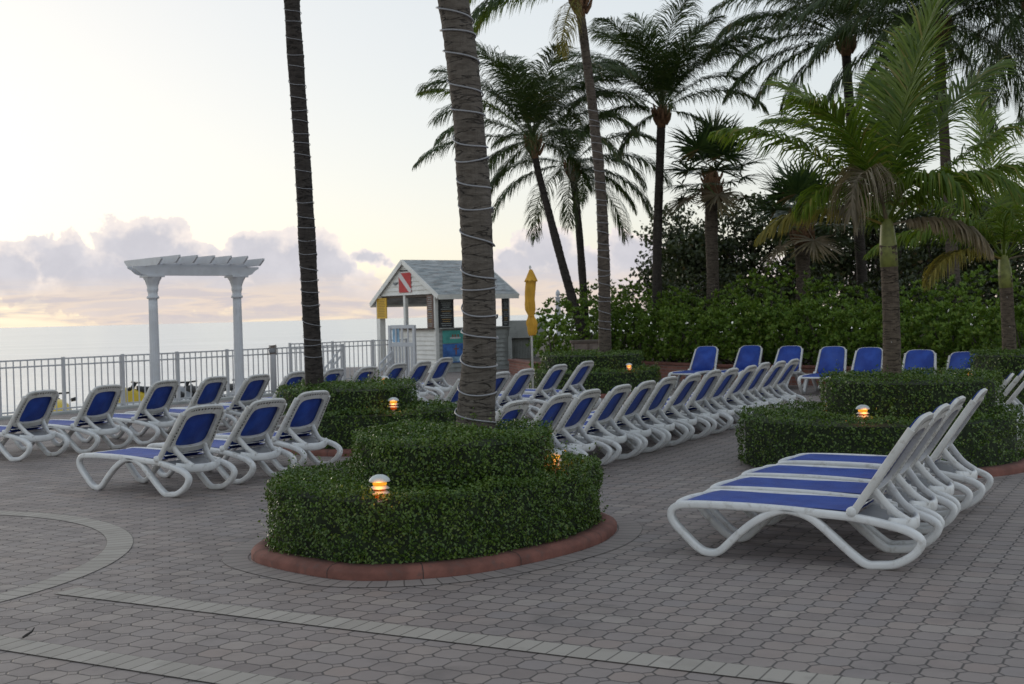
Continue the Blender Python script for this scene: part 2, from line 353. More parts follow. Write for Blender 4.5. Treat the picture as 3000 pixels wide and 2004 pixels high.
def sea_mat():
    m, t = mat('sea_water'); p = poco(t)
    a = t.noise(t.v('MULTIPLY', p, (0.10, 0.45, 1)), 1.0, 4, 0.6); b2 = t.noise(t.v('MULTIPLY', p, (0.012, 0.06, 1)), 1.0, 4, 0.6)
    c = t.mix(t.ss(b2.outputs[0], 0.35, 0.65), (0.64, 0.65, 0.635), (0.74, 0.74, 0.72))  # near-white base colour stands in for bright sky reflected by the waves
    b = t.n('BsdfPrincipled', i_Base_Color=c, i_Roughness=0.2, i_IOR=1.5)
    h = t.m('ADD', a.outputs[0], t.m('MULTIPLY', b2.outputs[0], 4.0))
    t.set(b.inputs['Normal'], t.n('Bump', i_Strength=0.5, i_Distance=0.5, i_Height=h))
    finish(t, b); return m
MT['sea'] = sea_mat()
MT['sand'] = pbr('sand', (0.52, 0.46, 0.37), 0.95, 0.1, 0.8, 0.4, 8, world=True)

# ------------------------------------------------------------------ mesh helpers
def link(name, me, m, parent=None):
    o = bpy.data.objects.new(name, me); COL.objects.link(o)
    if m is not None and not me.materials: me.materials.append(m)
    if parent is not None: o.parent = parent
    return o
def np_mesh(name, V, Q=None, Tr=None, m=None, parent=None, smooth=False):
    V = np.asarray(V, dtype=np.float32).reshape(-1, 3)
    loops = []; starts = []; tot = []
    pos = 0
    for A, k_ in ((Q, 4), (Tr, 3)):
        if A is None or len(A) == 0: continue
        A = np.asarray(A, dtype=np.int32).reshape(-1, k_)
        loops.append(A.ravel()); starts.append(pos + np.arange(len(A)) * k_); pos += A.size
    lp = np.concatenate(loops); st = np.concatenate(starts).astype(np.int32)
    me = bpy.data.meshes.new(name)
    me.vertices.add(len(V)); me.vertices.foreach_set('co', V.ravel())
    me.loops.add(len(lp)); me.loops.foreach_set('vertex_index', lp)
    me.polygons.add(len(st)); me.polygons.foreach_set('loop_start', st)
    me.update(calc_edges=True); me.validate()
    if smooth: me.polygons.foreach_set('use_smooth', np.ones(len(me.polygons), dtype=bool))
    return link(name, me, m, parent)

class MB:
    def __init__(s): s.v = []; s.f = []; s.uv = {}
    def add(s, V, Fc):
        o = len(s.v); s.v += [tuple(map(float, p)) for p in V]; s.f += [tuple(i + o for i in f) for f in Fc]; return s
    def box(s, c, d, rz=0.0, M_=None):
        x, y, z = d[0] / 2, d[1] / 2, d[2] / 2
        V = [(sx * x, sy * y, sz * z) for sz in (-1, 1) for sx, sy in ((-1, -1), (1, -1), (1, 1), (-1, 1))]
        if M_ is not None: V = [tuple(M_ @ Vector(p)) for p in V]
        ca, sa = math.cos(rz), math.sin(rz)
        V = [(c[0] + ca * p[0] - sa * p[1], c[1] + sa * p[0] + ca * p[1], c[2] + p[2]) for p in V]
        return s.add(V, [(3, 2, 1, 0), (4, 5, 6, 7), (0, 1, 5, 4), (1, 2, 6, 5), (2, 3, 7, 6), (3, 0, 4, 7)])
    def beam(s, a, b, w_, h_, up=(0, 0, 1)):
        a, b = Vector(a), Vector(b); d = (b - a); L = d.length; d.normalize()
        sd_ = d.cross(Vector(up)); 
        if sd_.length < 1e-4: sd_ = Vector((1, 0, 0))
        sd_.normalize(); u = sd_.cross(d)
        V = []
        for q_ in (a, b):
            for i, j in ((-1, -1), (1, -1), (1, 1), (-1, 1)): V.append(q_ + sd_ * (i * w_ / 2) + u * (j * h_ / 2))
        return s.add(V, [(3, 2, 1, 0), (4, 5, 6, 7), (0, 1, 5, 4), (1, 2, 6, 5), (2, 3, 7, 6), (3, 0, 4, 7)])
    def tube(s, P, r, n=10, closed=False, sx=1.0, sy=1.0, up=(0, 1, 0), cap=True, sq=0.0):
        P = [Vector(p) for p in P]; N = len(P); up = Vector(up); rings = []
        for i, p in enumerate(P):
            a = P[(i - 1) % N] if (closed or i > 0) else p; b = P[(i + 1) % N] if (closed or i < N - 1) else p
            d = (b - a).normalized(); x = up - d * up.dot(d)
            if x.length < 1e-3: x = Vector((1, 0, 0)) - d * d.x
            x.normalize(); y = d.cross(x); rr = r[i] if hasattr(r, '__len__') else r
            ring = []
            for k_ in range(n):
                t_ = 2 * PI * (k_ + 0.5) / n; cx, cy = math.cos(t_), math.sin(t_)
                if sq:
                    f_ = (abs(cx) ** (2 + sq) + abs(cy) ** (2 + sq)) ** (-1 / (2 + sq)); cx *= f_; cy *= f_
                ring.append(p + x * (cx * rr * sx) + y * (cy * rr * sy))
            rings.append(ring)
        V = [q_ for rg in rings for q_ in rg]; Fc = []
        for i in range(N if closed else N - 1):
            j = (i + 1) % N
            for k_ in range(n):
                l = (k_ + 1) % n; Fc.append((i * n + k_, i * n + l, j * n + l, j * n + k_))
        if cap and not closed: Fc += [tuple(range(n))[::-1], tuple((N - 1) * n + k_ for k_ in range(n))]
        return s.add(V, Fc)
    def lathe(s, prof, n=20, c=(0, 0, 0), flute=0, fd=0.0):
        V = []; Fc = []
        for (r, z) in prof:
            for k_ in range(n):
                a = 2 * PI * k_ / n; rr = r * (1 - fd * (0.5 + 0.5 * math.cos(a * flute))) if flute else r
                V.append((c[0] + rr * math.cos(a), c[1] + rr * math.sin(a), c[2] + z))
        for i in range(len(prof) - 1):
            for k_ in range(n):
                l = (k_ + 1) % n; Fc.append((i * n + k_, i * n + l, (i + 1) * n + l, (i + 1) * n + k_))
        Fc.append(tuple(range(n))[::-1]); Fc.append(tuple((len(prof) - 1) * n + k_ for k_ in range(n)))
        return s.add(V, Fc)
    def prism(s, poly, z0, z1):
        n = len(poly); V = [(p[0], p[1], z0) for p in poly] + [(p[0], p[1], z1) for p in poly]
        Fc = [tuple(range(n))[::-1], tuple(range(n, 2 * n))] + [(i, (i + 1) % n, n + (i + 1) % n, n + i) for i in range(n)]
        return s.add(V, Fc)
    def xform(s, Mx):
        s.v = [tuple(Mx @ Vector(p)) for p in s.v]; return s
    def build(s, name, m, parent=None, smooth=False, bevel=0.0, seg=2):
        me = bpy.data.meshes.new(name); me.from_pydata(s.v, [], s.f); me.update()
        if smooth: me.polygons.foreach_set('use_smooth', np.ones(len(me.polygons), dtype=bool))
        o = link(name, me, m, parent)
        if bevel:
            b = o.modifiers.new('bevel', 'BEVEL'); b.width = bevel; b.segments = seg; b.limit_method = 'ANGLE'; b.angle_limit = math.radians(40)
        return o
def tag(o, label=None, cat=None, group=None, kind=None):
    if label: o['label'] = label
    if cat: o['category'] = cat
    if group: o['group'] = group
    if kind: o['kind'] = kind
    return o
def empty(name, loc, rz=0.0):
    o = bpy.data.objects.new(name, None); COL.objects.link(o); o.location = loc; o.rotation_euler = (0, 0, rz); o.empty_display_size = 0.1; return o
def children(o): return [c for c in bpy.data.objects if c.parent == o]
def dup(o, loc, rz):
    r = o.copy(); COL.objects.link(r); r.location = loc; r.rotation_euler = (0, 0, rz)
    for ch in kids[o.name]:
        c = ch.copy(); COL.objects.link(c); c.parent = r
        for g in kids.get(ch.name, []):
            d = g.copy(); COL.objects.link(d); d.parent = c
    return r
kids = {}
def catmull(P, per=8, closed=False):
    P = [np.array(p, float) for p in P]; n = len(P); out = []
    for i in range(n if closed else n - 1):
        g = lambda k_: P[k_ % n] if closed else P[min(max(k_, 0), n - 1)]
        p0, p1, p2, p3 = g(i - 1), g(i), g(i + 1), g(i + 2)
        for j in range(per):
            t_ = j / per
            out.append(0.5 * ((2 * p1) + (p2 - p0) * t_ + (2 * p0 - 5 * p1 + 4 * p2 - p3) * t_ ** 2 + (3 * p1 - p0 - 3 * p2 + p3) * t_ ** 3))
    if not closed: out.append(P[-1])
    return out

# ------------------------------------------------------------------ setting: deck, sea, beach, bands
FA, FD = np.array([-10.3, 24.66]), np.array([0.605, 0.796])
def fpt(y): return FA + FD * ((y - FA[1]) / FD[1])
deck_poly = [(-40.4, -15), (45, -15), (45, 46.5), (-6.3, 46.5), (-6.3, 34.2), tuple(fpt(32.3))]
deck_poly[0] = tuple(fpt(-15.0))
tag(MB().prism(deck_poly, -1.6, 0.0).build('pool_deck', MT['paver']), kind='structure')
bm_ = MB().add([(-900, 10, -1.0), (900, 10, -1.0), (900, 75, -3.2), (-900, 75, -3.2), (-900, -60, -1.0), (900, -60, -1.0)], [(0, 1, 2, 3), (4, 5, 1, 0)])
tag(bm_.build('beach', MT['sand']), kind='structure')
R_ = 45000
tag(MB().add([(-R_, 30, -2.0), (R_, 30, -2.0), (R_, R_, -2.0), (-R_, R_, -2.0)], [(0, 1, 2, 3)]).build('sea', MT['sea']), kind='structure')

def strip(name, C, width, m, z=0.004, closed=False):
    C = [np.array(c[:2], float) for c in C]; n = len(C); V = []; UV = []; s_ = 0.0
    idx = list(range(n)) + ([0] if closed else [])
    for k_, i in enumerate(idx):
        a = C[(i - 1) % n] if closed or i > 0 else C[i]; b = C[(i + 1) % n] if closed or i < n - 1 else C[i]
        d = (b - a) / np.linalg.norm(b - a); nn = np.array([-d[1], d[0]])
        if k_: s_ += np.linalg.norm(C[i] - C[idx[k_ - 1]])
        V += [(*(C[i] - nn * width / 2), z), (*(C[i] + nn * width / 2), z)]; UV += [(s_, 0), (s_, 1)]
    Fc = [(2 * i, 2 * i + 2, 2 * i + 3, 2 * i + 1) for i in range(len(idx) - 1)]
    me = bpy.data.meshes.new(name); me.from_pydata(V, [], Fc); me.update()
    ul = me.uv_layers.new(name='UVMap')
    for p in me.polygons:
        for li, vi in zip(p.loop_indices, p.vertices): ul.data[li].uv = UV[vi]
    return tag(link(name, me, m), kind='structure')
RC, RR = np.array([-5.92, 9.45]), 2.72
strip('paver_ring_band', [RC + RR * np.array([math.cos(a), math.sin(a)]) for a in np.linspace(0, 2 * PI, 97)[:-1]], 0.215, MT['band'], closed=True)
bd = np.array([4.93, -2.66]); bd = bd / np.linalg.norm(bd); bn = np.array([-bd[1], bd[0]])
p0 = np.array([-3.16, 8.56]) - bn * 0.108
strip('paver_band', [p0 + bd * 0.12, p0 + bd * 12], 0.215, MT['band'], z=0.006)
p1 = np.array([-3.06, 7.21]) - bn * 0.108
strip('paver_band', [p1 - bd * 6, p1 + bd * 12], 0.215, MT['band'], z=0.006)

# ------------------------------------------------------------------ loungers
HX = 1.38
def make_lounger(ang, bscale=1.0):
    root = empty('sun_lounger', (0, 0, 0))
    prof = [(.03, .30), (.064, .352), (.168, .375), (.47, .381), (.82, .377), (1.167, .362), (1.388, .348), (1.61, .312), (1.765, .272), (1.845, .21),
            (1.80, .122), (1.678, .045), (1.56, .026), (1.47, .028), (1.365, .10), (1.225, .222), (1.11, .315), (1.005, .360), (.89, .372), (.77, .331),
            (.645, .255), (.517, .145), (.41, .045), (.335, .026), (.25, .05), (.134, .15), (.052, .235)]
    P = catmull(prof, 4, True)
    for sg in (-1, 1):
        m_ = MB(); m_.tube([(p[0], sg * 0.312, p[1]) for p in P], 0.0285, 16, True, sx=1.16, sy=1.0, sq=3.0)
        m_.build('side_frame', MT['white_plastic'], root, True)
    # seat sling: gently sagging, wrapped over the bowed front bar
    V = []; Fc = []; nx, ny = 26, 14
    for i in range(nx + 1):
        u = i / nx; x = 0.115 + (1.40 - 0.115) * u
        for j in range(ny + 1):
            v_ = j / ny * 2 - 1; y = v_ * 0.292
            bow = 0.055 * (1 - v_ * v_) * max(0, 1 - u * 6)
            sag = -0.026 * (1 - v_ * v_) * math.sin(PI * min(1, u * 1.02)); z = 0.401 + 0.002 * math.sin(u * 9) + sag - 0.035 * max(0, u - .6)
            if u < 0.08: z -= 0.035 * (1 - u / 0.08) ** 2
            V.append((x - bow, y, z))
    n0 = len(V); V += [(p[0], p[1], p[2] - 0.006) for p in V[:n0]]
    for i in range(nx):
        for j in range(ny):
            a = i * (ny + 1) + j; q_ = (a, a + 1, a + ny + 2, a + ny + 1)
            Fc.append(q_[::-1]); Fc.append(tuple(k_ + n0 for k_ in q_))
    MB().add(V, Fc).build('seat_sling', MT['sling'], root, True)
    fb = MB(); fb.tube([(0.085 - 0.06 * (1 - (y / .3) ** 2), y, 0.362) for y in np.linspace(-.3, .3, 13)], 0.028, 10, sx=0.75, sy=1.0, up=(0, 0, 1), sq=1)
    fb.build('front_bar', MT['white_plastic'], root, True)
    cb = MB().box((0.80, 0, 0.335), (0.07, 0.60, 0.035)); cb.build('seat_brace', MT['grey_plastic'], root, bevel=0.006)
    tr = MB(); tr.box((1.50, 0, 0.325), (0.24, 0.58, 0.018), M_=Matrix.Rotation(0.16, 4, 'Y')); tr.build('under_tray', MT['grey_plastic'], root, bevel=0.004)
    # rear cross member, bowed outwards
    rb = MB(); rb.tube([(1.63 + 0.12 * (1 - (y / .3) ** 2), y, 0.315 - 0.03 * (1 - (y / .3) ** 2)) for y in np.linspace(-.3, .3, 17)], 0.036, 10, sx=1.25, sy=0.6, up=(0, 0, 1), sq=1)
    rb.build('rear_crossbar', MT['white_plastic'], root, True)
    # backrest in its own plane: s up the back, t across, n = thickness
    cs, sn = math.cos(ang), math.sin(ang)
    def bk(s_, t_, n_):
        s_ = s_ * bscale
        return (HX + cs * s_ + sn * n_, t_, 0.392 + sn * s_ - cs * n_)      # n > 0 towards the rear
    def outline(k_, n, w0, w1, s0, s1, rc, arch):
        pts = []
        for i in range(n):
            a = 2 * PI * i / n - PI / 2
            c_, s_ = math.cos(a), math.sin(a); e = 2.0 / rc
            x = math.copysign(abs(c_) ** e, c_); y = math.copysign(abs(s_) ** e, s_)
            yy = (y + 1) / 2; wd = w0 + (w1 - w0) * yy
            pts.append((s0 + (s1 - s0) * yy + arch * (1 - x * x) * (1 if y > 0 else 0) * y, x * wd))
        return pts
    n = 64
    out = outline(0, n, 0.312, 0.272, 0.13, 0.785, 7, 0.02); inn = outline(0, n, 0.226, 0.208, 0.205, 0.672, 6, 0.02)
    low_ = [(p[0] - (0.05 * (1 - (p[1] / .31) ** 2) if p[0] < 0.2 else 0), p[1]) for p in out]
    inn = [(p[0] - (0.03 * (1 - (p[1] / .21) ** 2) if p[0] < 0.3 else 0), p[1]) for p in inn]
    V = []; 
    for (a, nn_) in ((low_, 0.0), (low_, 0.030), (inn, 0.040), (inn, 0.0)): V += [bk(p[0], p[1], nn_) for p in a]
    Fc = []
    for r_ in range(4):
        for i in range(n):
            j = (i + 1) % n; Fc.append((r_ * n + i, r_ * n + j, ((r_ + 1) % 4) * n + j, ((r_ + 1) % 4) * n + i))
    bf = MB().add(V, Fc)
    for sg in (-1, 1):
        bf.tube([bk(s_, sg * t_, 0.012) for s_, t_ in ((-0.01, .316), (0.1, .312), (0.25, .303), (0.5, .288), (0.70, .274))], 0.021, 10, sx=1.15, sy=1.35, sq=1.0)
    fr_ = bf.build('backrest', MT['worn_plastic'], root, True, bevel=0.004)
    md = fr_.modifiers.new('n', 'WEIGHTED_NORMAL')
    so_ = outline(0, n, 0.283, 0.252, -0.02, 0.765, 7, 0.02)
    V = [bk(p[0], p[1], -0.012) for p in so_] + [bk(0.36, 0, 0.002)] + [bk(p[0], p[1], -0.006) for p in so_] + [bk(0.36, 0, 0.008)]
    Fc = [(n, (i + 1) % n, i) for i in range(n)] + [(2 * n + 1, n + 1 + i, n + 1 + (i + 1) % n) for i in range(n)]
    Fc += [(i, (i + 1) % n, n + 1 + (i + 1) % n, n + 1 + i) for i in range(n)]
    bs = MB().add(V, Fc).build('backrest_sling', MT['sling'], fr_, True)
    # sling slots along the rear rim
    sl = MB()
    for i in range(n):
        j = (i + 1) % n
        P0 = [np.array(bk(p[0], p[1], 0.0415)) for p in (low_[i], low_[j], inn[i], inn[j])]
        mid_ = (np.array(low_[i]) + np.array(low_[j])) / 2
        if mid_[0] < 0.2: continue
        a = P0[0] * .72 + P0[2] * .28; b = P0[1] * .72 + P0[3] * .28
        L = np.linalg.norm(b - a)
        if L < 0.012: continue
        k_n = max(1, int(round(L / 0.042)))
        off = np.array([sn, 0, -cs]) * 0.0018
        for q_ in range(k_n):
            f0, f1 = (q_ + .22) / k_n, (q_ + .72) / k_n
            A0, A1 = a + (b - a) * f0, a + (b - a) * f1
            wv = (P0[2] - P0[0]); wv = wv / np.linalg.norm(wv) * 0.0095
            sl.add([A0 - wv + off, A1 - wv + off, A1 + wv + off, A0 + wv + off], [(0, 1, 2, 3)])
    sl.build('sling_slots', MT['slot_dark'], fr_)
    for sg in (-1, 1):
        kb = MB(); kb.tube([(HX, sg * 0.305, 0.392), (HX, sg * 0.352, 0.392), (HX, sg * 0.362, 0.392)], [0.034, 0.034, 0.024], 14, up=(0, 0, 1))
        kb.build('hinge_knob', MT['white_plastic'], root, True)
        a = bk(0.19, sg * 0.215, 0.025); e = (1.735, sg * 0.155, 0.315)
        mid1 = (a[0] * .5 + e[0] * .5 + 0.0, sg * 0.175, a[2] * .5 + e[2] * .5 - 0.03)
        ps = MB(); ps.tube(catmull([a, mid1, e], 6), 0.028, 10, sx=0.7, sy=1.0, sq=1)
        V = []
        for q_ in range(9):
            f_ = 0.12 + 0.76 * q_ / 8; pp_ = np.array(a) * (1 - f_) ** 2 + np.array(mid1) * 2 * f_ * (1 - f_) + np.array(e) * f_ ** 2
            o_ = -0.030 - (0.020 if q_ % 2 else 0.0)
            V += [pp_ + (o_, -.009, o_ * .6), pp_ + (o_, .009, o_ * .6), pp_ + (-.008, .009, 0), pp_ + (-.008, -.009, 0)]
        ps.add(V, [(4 * k_ + c_, 4 * k_ + (c_ + 1) % 4, 4 * k_ + 4 + (c_ + 1) % 4, 4 * k_ + 4 + c_) for k_ in range(8) for c_ in range(4)])
        ps.build('support_arm', MT['white_plastic'], root, True)
    rd = MB().tube([bk(0.07, y, 0.03) for y in np.linspace(-.28, .28, 5)], 0.008, 8, up=(0, 0, 1)); rd.build('hinge_rod', MT['metal'], root, True)
    return root
ANG_UP, ANG_LOW, BS = math.radians(56.0), math.radians(54.5), 0.86
proto_up = make_lounger(ANG_UP, 1.01); proto_low = make_lounger(ANG_LOW, BS); low_protos = [proto_low, make_lounger(ANG_LOW - math.radians(2.6), BS * 1.02), make_lounger(ANG_LOW + math.radians(2.4), BS * .99)]
for o in list(bpy.data.objects):
    if o.parent is not None: kids.setdefault(o.parent.name, []).append(o)
_used = set(); _cnt = []
def lounger(cx, cy, hd, label, group, jit=0.0, up=False):
    rz = math.atan2(hd[1], hd[0]) + jit; pr = proto_up if up else low_protos[len(_cnt) % 3 if len(_cnt) < 3 else rnd.choice((0, 0, 1, 2))]
    if not up: _cnt.append(1)
    if pr.name not in _used:
        _used.add(pr.name); o = pr; o.location = (cx, cy, 0); o.rotation_euler = (0, 0, rz)
    else: o = dup(pr, (cx, cy, 0), rz)
    return tag(o, label, 'sun lounger', group)
XL, ZL = HX + math.cos(ANG_LOW) * 0.775 * BS, 0.385 + math.sin(ANG_LOW) * 0.775 * BS
def by_top(px, py, hd, t_=0.26, z=ZL, xl=XL, jit=0.0):
    hd = np.array(hd) / np.linalg.norm(hd); a = jit; hd = np.array([hd[0] * math.cos(a) - hd[1] * math.sin(a), hd[0] * math.sin(a) + hd[1] * math.cos(a)])
    nn = np.array([-hd[1], hd[0]]); p = onz(px, py, z)[:2]
    return p - hd * xl - nn * t_, hd
ORD = ['first', 'second', 'third', 'fourth', 'fifth', 'sixth', 'seventh', 'eighth', 'ninth', 'tenth', 'eleventh', 'twelfth', 'thirteenth']
HM = (0.875, -0.485)
# nearest group on the right: four side by side
hr = np.array([0.874, -0.486]); nr = np.array([0.486, 0.874])
for i, (x, y, j) in enumerate([(1.21, 9.20, 0.0), (1.58, 9.91, 0.01), (1.98, 10.66, 0.0), (2.47, 11.46, 0.03)]):
    lab = ['nearest white lounger with blue sling at lower right, whole side frame and knob showing', 'white lounger pressed between the nearest one and the third at lower right, mostly hidden',
           'third lounger back from the nearest one at lower right, blue seat between white rails', 'farthest of the four loungers at lower right, its tall backrest against the round hedge'][i]
    c = np.array([x - 0.085, y]) + nr * 0.345
    lounger(c[0], c[1], hr, lab, 'loungers side by side at lower right', j, True)
def row(pix, hd, labs, group, t_=0.26, jits=None):
    for i, (px, py) in enumerate(pix):
        j = (jits[i] if jits else rnd.uniform(-.03, .03))
        c, h = by_top(px, py, hd, t_, jit=j); lounger(c[0], c[1], h, labs[i], group)
row([(655, 1187), (832, 1167), (969, 1149)], (0.81, -0.585), ['front left lounger seen almost whole from behind, pale sheen on its blue seat', 'middle one of the three loungers left of the front round hedge',
     'lounger right beside the left round hedge with the dark palm trunk, backrest before its leaves'], 'three loungers in front of the left palm hedge', jits=[0.02, 0.0, 0.02])
MX = [355, 620, 845, 1035, 1210, 1400, 1525, 1710, 1825, 1955, 2045, 2128, 2208]
MY = [525, 480, 450, 418, 393, 368, 345, 322, 306, 287, 271, 256, 242]
g = np.array([onz(1400 + .4259 * x, 950 + .4259 * y, ZL)[:2] for x, y in zip(MX, MY)])
dr = g[-1] - g[0]; dr /= np.linalg.norm(dr); sproj = (g - g[0]) @ dr
for i in range(1, 13): sproj[i] = max(sproj[i], sproj[i - 1] + 0.70)
sproj *= (np.linalg.norm(g[-1] - g[0]) / sproj[-1]) if sproj[-1] > 0 else 1
hM = np.array(HM); nM = np.array([-hM[1], hM[0]])
for i in range(13):
    pt = g[0] + dr * sproj[i]; c = pt - hM * XL - nM * 0.26
    lab = 'lounger in the long central row, %s from its near end' % ORD[i]
    if i == 0: lab = 'lounger at the near end of the long central row, half hidden by the front hedge'
    if i == 12: lab = 'last lounger at the far end of the long central row, nearest the wall seats'
    lounger(c[0], c[1], hM, lab, 'long central row of loungers', rnd.uniform(-.012, .012))
row([(1405, 1096), (1489, 1089), (1565, 1082), (1661, 1069), (1739, 1059)], HM,
    ['lounger mostly hidden behind the thick wrapped palm trunk in the centre', 'lounger just right of the thick central trunk, in the short row behind', 'lounger below the closed yellow umbrella, its pole rising behind the backrest',
     'lounger in the short middle row, second left of the back hedge lamp', 'rightmost lounger of the short middle row, standing against the back round hedge'], 'short middle row of loungers')
row([(170, 1144), (360, 1131), (526, 1117), (669, 1106), (790, 1098), (900, 1089), (1005, 1079), (1099, 1074), (1188, 1064), (1263, 1059), (1329, 1050)], HM,
    ['leftmost lounger of the row along the white fence, cut by the picture edge', 'lounger by the fence, second from the left, in front of the yellow watercraft', 'lounger by the fence just in front of the left pergola column',
     'lounger by the fence between the two pergola columns', 'lounger by the fence just right of the right pergola column', 'lounger by the fence partly hidden behind the slim dark palm trunk',
     'lounger by the fence just right of the slim dark palm trunk', 'lounger by the fence in front of the stair rail, behind the left hedge', 'lounger before the white gate left of the beach hut, amber lamp below it',
     'lounger in front of the white siding of the beach hut', 'lounger in front of the blue beach hut posters, next to the thick trunk'], 'loungers along the white fence')
FH = (0.50, 0.866)
row([(2072, 1017), (2200, 1014), (2318, 1016), (2443, 1019), (2550, 1022), (2697, 1028), (2830, 1034)], FH,
    ['leftmost lounger by the brick wall facing the camera, blue seat toward the left', 'second lounger from the left by the brick wall, facing the camera', 'third lounger from the left by the brick wall, behind the end of the central row',
     'lounger by the brick wall with its white bowed foot end in full view', 'lounger by the brick wall just left of the banded palm trunk', 'lounger by the brick wall just right of the banded palm trunk',
     'rightmost lounger by the brick wall, half hidden by the far right hedge'], 'loungers facing the camera by the brick wall', t_=0.0, jits=[0.02, 0, -0.03, 0.03, 0.0, 0.05, 0.02])
row([(2957, 1094), (2992, 1084), (3030, 1076)], (0.9, -0.43), ['leftmost lounger of the trio beyond the right hedge at the picture edge', 'middle lounger of the trio beyond the right hedge', 'lounger cut off by the right picture edge beyond the right hedge'],
    'loungers beyond the right hedge', jits=[0, 0, 0])

# ------------------------------------------------------------------ hedges and planters
rng = np.random.default_rng(5)
def poly_arrays(P):
    P = np.array([p[:2] for p in P]); d = np.roll(P, -1, 0) - P; L = np.hypot(d[:, 0], d[:, 1]); return P, d, L
def inside(P, q_):
    x, y = q_[:, 0], q_[:, 1]; r_ = np.zeros(len(q_), bool); n = len(P); j = n - 1
    for i in range(n):
        xi, yi = P[i]; xj, yj = P[j]
        c_ = ((yi > y) != (yj > y)) & (x < (xj - xi) * (y - yi) / (yj - yi + 1e-12) + xi)
        r_ ^= c_; j = i
    return r_
def leaves(C, Nn, size, asp=0.55, jit=0.7):
    n = len(C); nr_ = Nn + rng.normal(0, jit, (n, 3)); nr_ /= np.linalg.norm(nr_, axis=1)[:, None]
    a = rng.normal(0, 1, (n, 3)); t_ = a - nr_ * (a * nr_).sum(1)[:, None]; t_ /= np.linalg.norm(t_, axis=1)[:, None]; b = np.cross(nr_, t_)
    s_ = size * rng.uniform(0.6, 1.25, n)[:, None]
    V = np.stack([C - t_ * s_ * .5, C - b * s_ * asp * .5 + nr_ * s_ * .12, C + t_ * s_ * .5, C + b * s_ * asp * .5 + nr_ * s_ * .12], 1).reshape(-1, 3)
    Q = np.arange(4 * n).reshape(-1, 4); return V, Q
def hedge(outline, z0, z1, n, size, label, group, hole=None, name='clipped_hedge'):
    P, d, L = poly_arrays(catmull(outline, 8, True)); cum = np.cumsum(L); tot = cum[-1]
    A = 0.5 * abs(np.sum(P[:, 0] * np.roll(P[:, 1], -1) - np.roll(P[:, 0], -1) * P[:, 1])); cen = P.mean(0)
    H = z1 - z0; side = tot * H; ns_ = int(n * side / (side + A)); nt_ = n - ns_
    # sides
    r_ = rng.uniform(0, tot, ns_); i = np.minimum(np.searchsorted(cum, r_), len(P) - 1); f_ = 1 - (cum[i] - r_) / L[i]
    q_ = P[i] + d[i] * f_[:, None]; nn = np.stack([d[i][:, 1], -d[i][:, 0]], 1) / L[i][:, None]
    if ((q_ - cen) * nn).sum() < 0: nn = -nn
    z = z0 + H * rng.uniform(0, 1, ns_)
    wav = 0.05 * np.sin(r_ * 5.1 + z * 4) * np.sin(z * 9 + r_ * 2.3) + 0.03 * np.sin(r_ * 13 + 2 * z) * np.sin(z * 14 + r_ * 3)
    up = np.clip((z - (z1 - 0.09)) / 0.09, 0, 1); dep = -0.045 * rng.uniform(0, 1, ns_) ** 1.5 + rng.normal(0, 0.008, ns_) + wav * .6 - 0.05 * up ** 2
    C1 = np.concatenate([q_ + nn * dep[:, None], z[:, None]], 1); N1 = np.concatenate([nn, (0.15 + up)[:, None]], 1)
    # top
    mn, mx_ = P.min(0), P.max(0); cand = rng.uniform(mn, mx_, (int(nt_ * 2.2) + 10, 2)); cand = cand[inside(P, cand)][:nt_]
    wz = 0.024 * np.sin(cand[:, 0] * 5 + cand[:, 1] * 3) + 0.022 * np.sin(cand[:, 0] * 13 - cand[:, 1] * 9) * np.sin(cand[:, 1] * 11)
    zt = z1 + wz + rng.normal(0, 0.010, len(cand)) - 0.05 * rng.uniform(0, 1, len(cand)) ** 1.5
    C2 = np.concatenate([cand, zt[:, None]], 1); N2 = np.tile([0, 0, 1.0], (len(cand), 1))
    # a few shoots that escaped the shears
    C = np.concatenate([C1, C2]); N_ = np.concatenate([N1, N2])
    g3 = np.sin(C[:, 0] * 17 + C[:, 2] * 23) + np.sin(C[:, 1] * 19 - C[:, 2] * 15) + np.sin((C[:, 0] + C[:, 1]) * 31 + C[:, 2] * 37)
    kp = rng.uniform(-3.2, 1.2, len(C)) < g3 + 1.0; C, N_ = C[kp], N_[kp]
    ns2 = max(6, n // 260); pk_ = rng.integers(0, len(C), ns2); sh_ = []
    for t_ in range(7): sh_.append(C[pk_] + N_[pk_] / np.linalg.norm(N_[pk_], axis=1)[:, None] * (0.012 * t_) + np.array([0, 0, .010 * t_]) + rng.normal(0, .008, (ns2, 3)))
    C = np.concatenate([C] + sh_); N_ = np.concatenate([N_] + [N_[pk_]] * 7)
    V, Q = leaves(C, N_, size)
    root = np_mesh(name, V, Q, m=MT['hedge'])
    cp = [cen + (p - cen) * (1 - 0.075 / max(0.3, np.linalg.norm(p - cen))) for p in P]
    mb = MB().prism([tuple(p) for p in cp], z0 + 0.0, z1 - 0.07); mb.build('gap_shade_core', MT['hedge_core'], root)  # solid dark fill behind the leaves, its colour stands for inner shade
    return tag(root, label, 'hedge', group)
